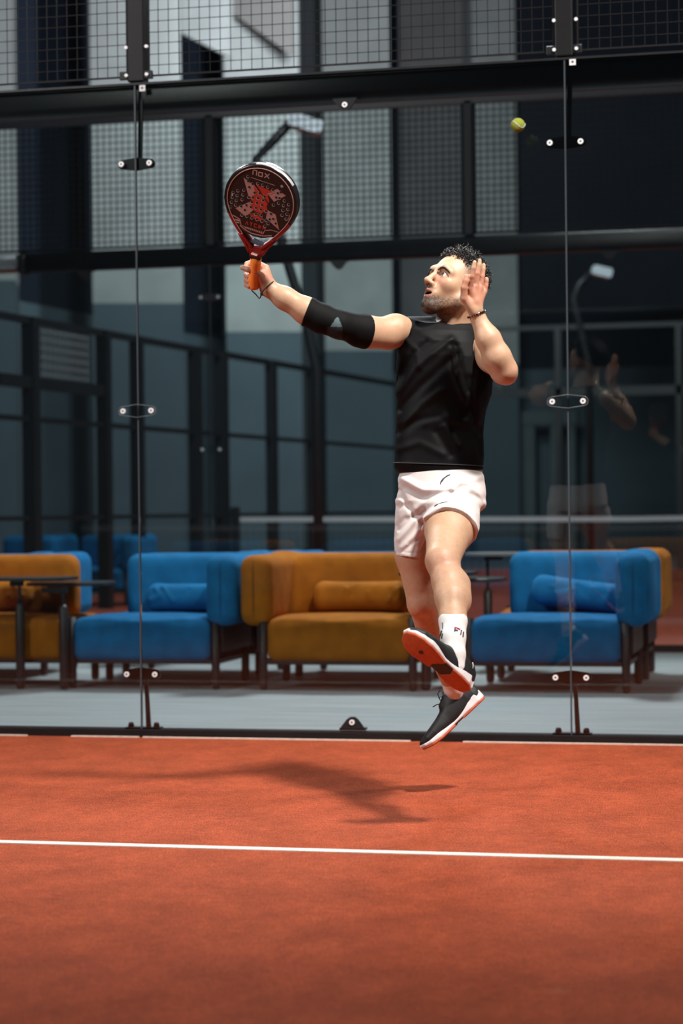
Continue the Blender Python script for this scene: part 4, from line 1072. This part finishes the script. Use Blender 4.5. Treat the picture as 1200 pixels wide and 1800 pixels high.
r_grip = mat('orange_grip', (1.0, .26, .03), .7, 0, .12, 50, .3, 300); r_sil = mat('racket_silver', (.5, .46, .48), .3, .3); r_hole_shade = mat('racket_hole_shade', (.004, .004, .004), .6); r_rim = mat('racket_hole_rim', (.36, .35, .35), .4)
# outline of the head (tear drop), half width against height
HV = np.array([.150, .165, .185, .210, .240, .275, .310, .340, .370, .400, .425, .440, .450, .455]); HW = np.array([.022, .036, .055, .079, .102, .1205, .129, .1295, .122, .105, .080, .057, .033, .0])
def outline(inset=0.0, v0=.150, n=40):
    v = np.concatenate([np.linspace(v0, .325, n), .325+.130*np.sin(np.linspace(.03, 1, n)*math.pi/2)])
    w_ = np.where(v < .325, .130*np.cos(1.4*(.325-v)/.175), .130*np.sqrt(np.clip(1-((v-.325)/.130)**2, 0, 1)))
    c = np.array([0, .31]); R_ = [(a, b) for a, b in zip(w_, v)]; pts = R_ + [(-a, b) for a, b in reversed(R_[:-1])]
    P = np.array(pts)
    if inset:
        d = np.roll(P, -1, 0)-np.roll(P, 1, 0); nrm = np.stack([-d[:, 1], d[:, 0]], 1); nrm /= np.linalg.norm(nrm, axis=1)[:, None]+1e-9
        P = P+nrm*inset
    return P
OL = outline()
TH = .019
# frame: a rounded section swept round the head
def sweep(P, sec, name, mats, mifn=None, closed=False, parent=racket):
    n = len(P); d = np.zeros_like(P); d[1:-1] = P[2:]-P[:-2]; d[0] = P[1]-P[0]; d[-1] = P[-1]-P[-2]
    nr = np.stack([-d[:, 1], d[:, 0]], 1); nr /= np.linalg.norm(nr, axis=1)[:, None]+1e-9     # inward
    k = len(sec); V = []; 
    for i in range(n):
        for a, b in sec: q = P[i]+nr[i]*a; V.append(RW(q[0], q[1], b))
    mb = MB()
    for i in range(n-1):
        for j in range(k): mb.add([], [], 0)
    F = [(i*k+j, i*k+(j+1) % k, (i+1)*k+(j+1) % k, (i+1)*k+j) for i in range(n-1) for j in range(k)]
    mb.add(V, F, 0, True); mb.m = [mifn(i//k, i % k) if mifn else 0 for i in range(len(F))]
    mb.f += [tuple(reversed(range(k))), tuple(range((n-1)*k, n*k))]; mb.m += [0, 0]; mb.sm += [False, False]
    return mb.build(name, mats, parent)
sec = [(.001, -TH+.004), (.005, -TH), (.0125, -TH), (.0135, -TH+.003), (.0135, TH-.003), (.0125, TH), (.005, TH), (.001, TH-.004), (-.0005, 0)]
frame = sweep(OL, sec, 'frame', [r_black, r_red, r_sil], lambda i, j: (1 if OL[i][1] < .262 else (2 if (j in (7,) and (OL[i][0] > -.03 and OL[i][1] > .40)) else 0)))
sweep(outline(.0125, .185), [(0, TH-.0008), (.0022, TH-.0008), (.0022, TH+.0007), (0, TH+.0007)], 'frame_line', r_line)
# hitting face: clipped at the bridge
fp = outline(.012, .150); fp = fp[fp[:, 1] > .206]
lo_pts = [(-.010, .1985), (.024, .1985), (.052, .206)] 
face_poly = [tuple(q) for q in fp]; face_poly = face_poly + [(-.050, .2065), (-.014, .196), (.020, .196), (.050, .2065)]
face = rpoly(face_poly, -TH+.002, TH-.002, 'face', r_face, smooth=False)
FN = TH-.002
def flat(poly, name, m, lift=.0004, parent=face):
    return MB().prism(poly, RW(0, 0, FN), AXR[0], AXR[1], AXR[2], lift).build(name, m, parent)
def stroke(pts, wd, name, m, lift=.0006, parent=face):
    mb = MB()
    for (x0, y0), (x1, y1) in zip(pts[:-1], pts[1:]):
        d = math.hypot(x1-x0, y1-y0); a, b = (x1-x0)/d, (y1-y0)/d; h = wd/2
        mb.prism([(x0-a*h*.6+b*h, y0-b*h*.6-a*h), (x1+a*h*.6+b*h, y1+b*h*.6-a*h), (x1+a*h*.6-b*h, y1+b*h*.6+a*h), (x0-a*h*.6-b*h, y0-b*h*.6+a*h)], RW(0, 0, FN), AXR[0], AXR[1], AXR[2], lift)
    return mb.build(name, m, parent)
# four-pointed star print: salmon tips, hot red centre
cx, cy = .001, .318
def P2(u, v): return (cx+u, cy+v)
flat([P2(-.068, .078), P2(-.030, .058), P2(-.022, .030), P2(-.042, .010)], 'star_tip', r_pink); flat([P2(.084, .046), P2(.052, .064), P2(.020, .040), P2(.046, .016)], 'star_tip', r_pink)
flat([P2(-.086, -.036), P2(-.046, -.058), P2(-.024, -.030), P2(-.040, -.004)], 'star_tip', r_pink); flat([P2(.074, -.080), P2(.056, -.028), P2(.026, -.018), P2(.024, -.048)], 'star_tip', r_pink)
flat([P2(-.042, .010), P2(-.022, .030), P2(-.030, .058), P2(-.006, .036), P2(.020, .040), P2(.030, .012), P2(.022, -.004), P2(.026, -.018), P2(.004, -.036), P2(-.024, -.030), P2(-.040, -.004), P2(-.026, .002)], 'star_centre', r_hot, .0005)
flat([P2(-.022, .062), P2(.040, .050), P2(.004, .034)], 'star_wedge', r_hot, .0006); flat([P2(-.034, -.050), P2(-.008, -.040), P2(.020, -.062), P2(-.004, -.064)], 'star_wedge', r_hot, .0006)
stroke([P2(-.034, .070), P2(.028, .004)], .0035, 'star_cut', r_face, .0009); stroke([P2(-.030, .060), P2(.004, .026), P2(.046, .050)], .0016, 'star_outline', r_pink, .0010); stroke([P2(-.034, -.046), P2(-.006, -.036), P2(.022, -.060)], .0016, 'star_outline', r_pink, .0010)
# drilled holes: flat pale discs, offset dark discs painting the shade inside
holes = []
for c_i, (x0, v0, n) in enumerate(((-.098, .335, 4), (-.082, .345, 4), (-.062, .352, 3), (.098, .335, 4), (.082, .345, 4), (.064, .350, 2), (-.042, .330, 1), (.046, .322, 1))):
    for i in range(n): holes.append((x0 + (.004 if x0 < 0 else -.003)*i*-1*(-1 if x0 > 0 else 1)*.3, v0-.0175*i))
for x, v in [(-.050, .386), (-.034, .380), (-.016, .385), (.002, .383), (.020, .380), (.038, .374), (.056, .366), (-.044, .366), (-.052, .402), (.066, .372), (.052, .350),
             (-.024, .350), (-.006, .352), (.012, .344), (-.028, .332), (-.010, .334), (.008, .330), (-.030, .315), (-.012, .316), (.006, .313), (-.048, .300), (-.032, .297), (-.014, .298), (.004, .296), (.022, .294), (-.066, .292), (-.052, .282),
             (.040, .288), (.050, .272), (.060, .258), (.038, .268), (.034, .252), (-.060, .262), (-.042, .262), (-.024, .260), (-.006, .258), (.012, .256), (.026, .262), (-.012, .276), (.008, .276), (.024, .240)]: holes.append((x, v))
def ngon(x, v, r, n=12): return [(x+r*math.cos(2*math.pi*k/n), v+r*math.sin(2*math.pi*k/n)) for k in range(n)]
mr, mh = MB(), MB()
for x, v in holes:
    mr.prism(ngon(x, v, .0056), RW(0, 0, FN), AXR[0], AXR[1], AXR[2], .0010); mh.prism(ngon(x+.0004, v+.0012, .0040), RW(0, 0, FN), AXR[0], AXR[1], AXR[2], .0013)
o = mr.build('hole_rims', r_rim, face); tag(o, kind='stuff'); tag(mh.build('holes', r_hole_shade, face), kind='stuff')
# lettering
LW = .0030
bx, by = -.036, .414
def word(strokes_, ox, oy, s, wd, name, m):
    mb_all = []
    for pts in strokes_: stroke([(ox+x*s, oy+y*s) for x, y in pts], wd, name, m, .0008)
word([[(0, 0), (0, 1), (.8, 1), (.8, 0)]], bx, by, .016, LW, 'letter_n', r_line)
word([[(0, 0), (.85, 0), (.85, .85), (0, .85), (0, 0)]], bx+.020, by-.001, .0155, LW, 'letter_o', r_line)
word([[(0, 0), (.95, .95)], [(0, .95), (.95, 0)]], bx+.042, by-.002, .0155, LW, 'letter_x', r_line)
stroke([(-.042, .402), (.044, .392)], .0012, 'rule_line', r_line)
for k, ch in enumerate('ATCBN'):
    G = {'A': [[(0, 0), (.4, 1), (.8, 0)]], 'T': [[(0, 1), (.8, 1)], [(.4, 1), (.4, 0)]], 'C': [[(.8, 1), (0, 1), (0, 0), (.8, 0)]], 'B': [[(0, 0), (0, 1), (.75, .8), (.2, .5), (.8, .25), (0, 0)]], 'N': [[(0, 0), (0, 1), (.8, 0), (.8, 1)]]}[ch]
    word(G, -.044+.0155*k, .2325-.0012*k, .011, .0026, 'letter_'+ch.lower(), r_hot)
for k in range(11): stroke([(-.044+.0065*k, .2180-.0005*k), (-.044+.0065*k, .2235-.0005*k)], .0030, 'print_bar', r_line)
stroke([(-.092, .2555), (-.066, .246), (-.060, .228), (-.062, .224), (-.044, .213), (-.018, .2045), (.022, .2045), (.050, .212)], .0036, 'bridge_line', r_pink, .0012)
stroke([(.020, .212), (.026, .226), (.048, .232), (.072, .230)], .0022, 'bridge_line', r_pink, .0012); stroke([(-.060, .226), (.020, .212)], .0016, 'bridge_line', r_pink, .0010)
stroke([(-.100, .318), (-.101, .334)], .0045, 'print_bar', r_line); stroke([(.106, .300), (.103, .282)], .0016, 'print_bar', r_line)
for k in range(2): stroke([(-.082, .2415-.008*k), (-.068, .2405-.008*k)], .0040, 'print_bar', r_line)
flat(ngon(.068, .394, .0050), 'round_mark', r_rim)
# throat: two arms, bridge pad and neck
for s in (1, -1):
    sweep(np.array([(s*.060, .200), (s*.044, .178), (s*.028, .156), (s*.018, .136)])[::(1 if s > 0 else -1)], [(.0, -TH+.003), (.011, -TH+.003), (.011, TH-.003), (.0, TH-.003)], 'throat_arm', r_red)
rpoly([(-.020, .120), (.020, .120), (.0225, .138), (.030, .158), (-.030, .158), (-.0225, .138)], -.0165, .0165, 'throat', r_red, bevel=.003, smooth=False)
rpoly([(-.022, .166), (.022, .160), (.026, .170), (-.018, .180)], -.012, .010, 'bridge_pad', mat('bridge_blue', (.12, .15, .21), .35), bevel=.002, smooth=False)
rpoly([(-.0185, .113), (.0185, .113), (.0195, .121), (-.0195, .121)], -.0172, .0172, 'collar', rubber, smooth=False)
stroke([(-.010, .137), (.010, .134)], .0022, 'throat_print', r_line, .0006+TH-.0025, racket)
# grip
g = MB(); ngr = 16; V = []
prof_ = [(0.0, .0185), (.004, .0200), (.010, .0192), (.030, .0182), (.060, .0178), (.09, .0178), (.114, .0180)]
for v, r in prof_:
    for k in range(ngr):
        a = 2*math.pi*k/ngr; V.append(RW(r*1.06*math.cos(a), v, r*1.06*math.sin(a)))
g.add(V, [(i*ngr+k, i*ngr+(k+1) % ngr, (i+1)*ngr+(k+1) % ngr, (i+1)*ngr+k) for i in range(len(prof_)-1) for k in range(ngr)], 0, True)
g.f += [tuple(reversed(range(ngr))), tuple(range((len(prof_)-1)*ngr, len(prof_)*ngr))]; g.m += [0, 0]; g.sm += [False, False]
grip = g.build('grip', r_grip, racket)
hx = [RW(.0182*1.07*math.cos(t*6.283), .010+.017*t, .0182*1.07*math.sin(t*6.283)) for t in [k/14 for k in range(84)]]
MB().tube(hx, .0006, 4).build('wrap_edge', r_grip, grip)
# wrist cord
def cw(x, y, w): return Vector(to_world(np.array([J(x, y, w)]))[0] - rb)
cord = [(444, 506, .158), (442.5, 511, .160), (449, 517, .166), (456, 525, .168), (458, 522, .172), (459, 516, .178), (464, 509, .184), (471, 502.5, .184), (478, 496.5, .178), (481.5, 494.5, .160), (482, 496, .135), (476, 505, .118), (467, 514, .125), (461, 519, .150), (459, 517, .170)]
MB().tube([cw(*c) for c in cord], .0023, 8).build('wrist_cord', rubber, racket)
MB().ball(cw(459, 516, .178), .0042, 10).build('cord_stop', rubber, racket)
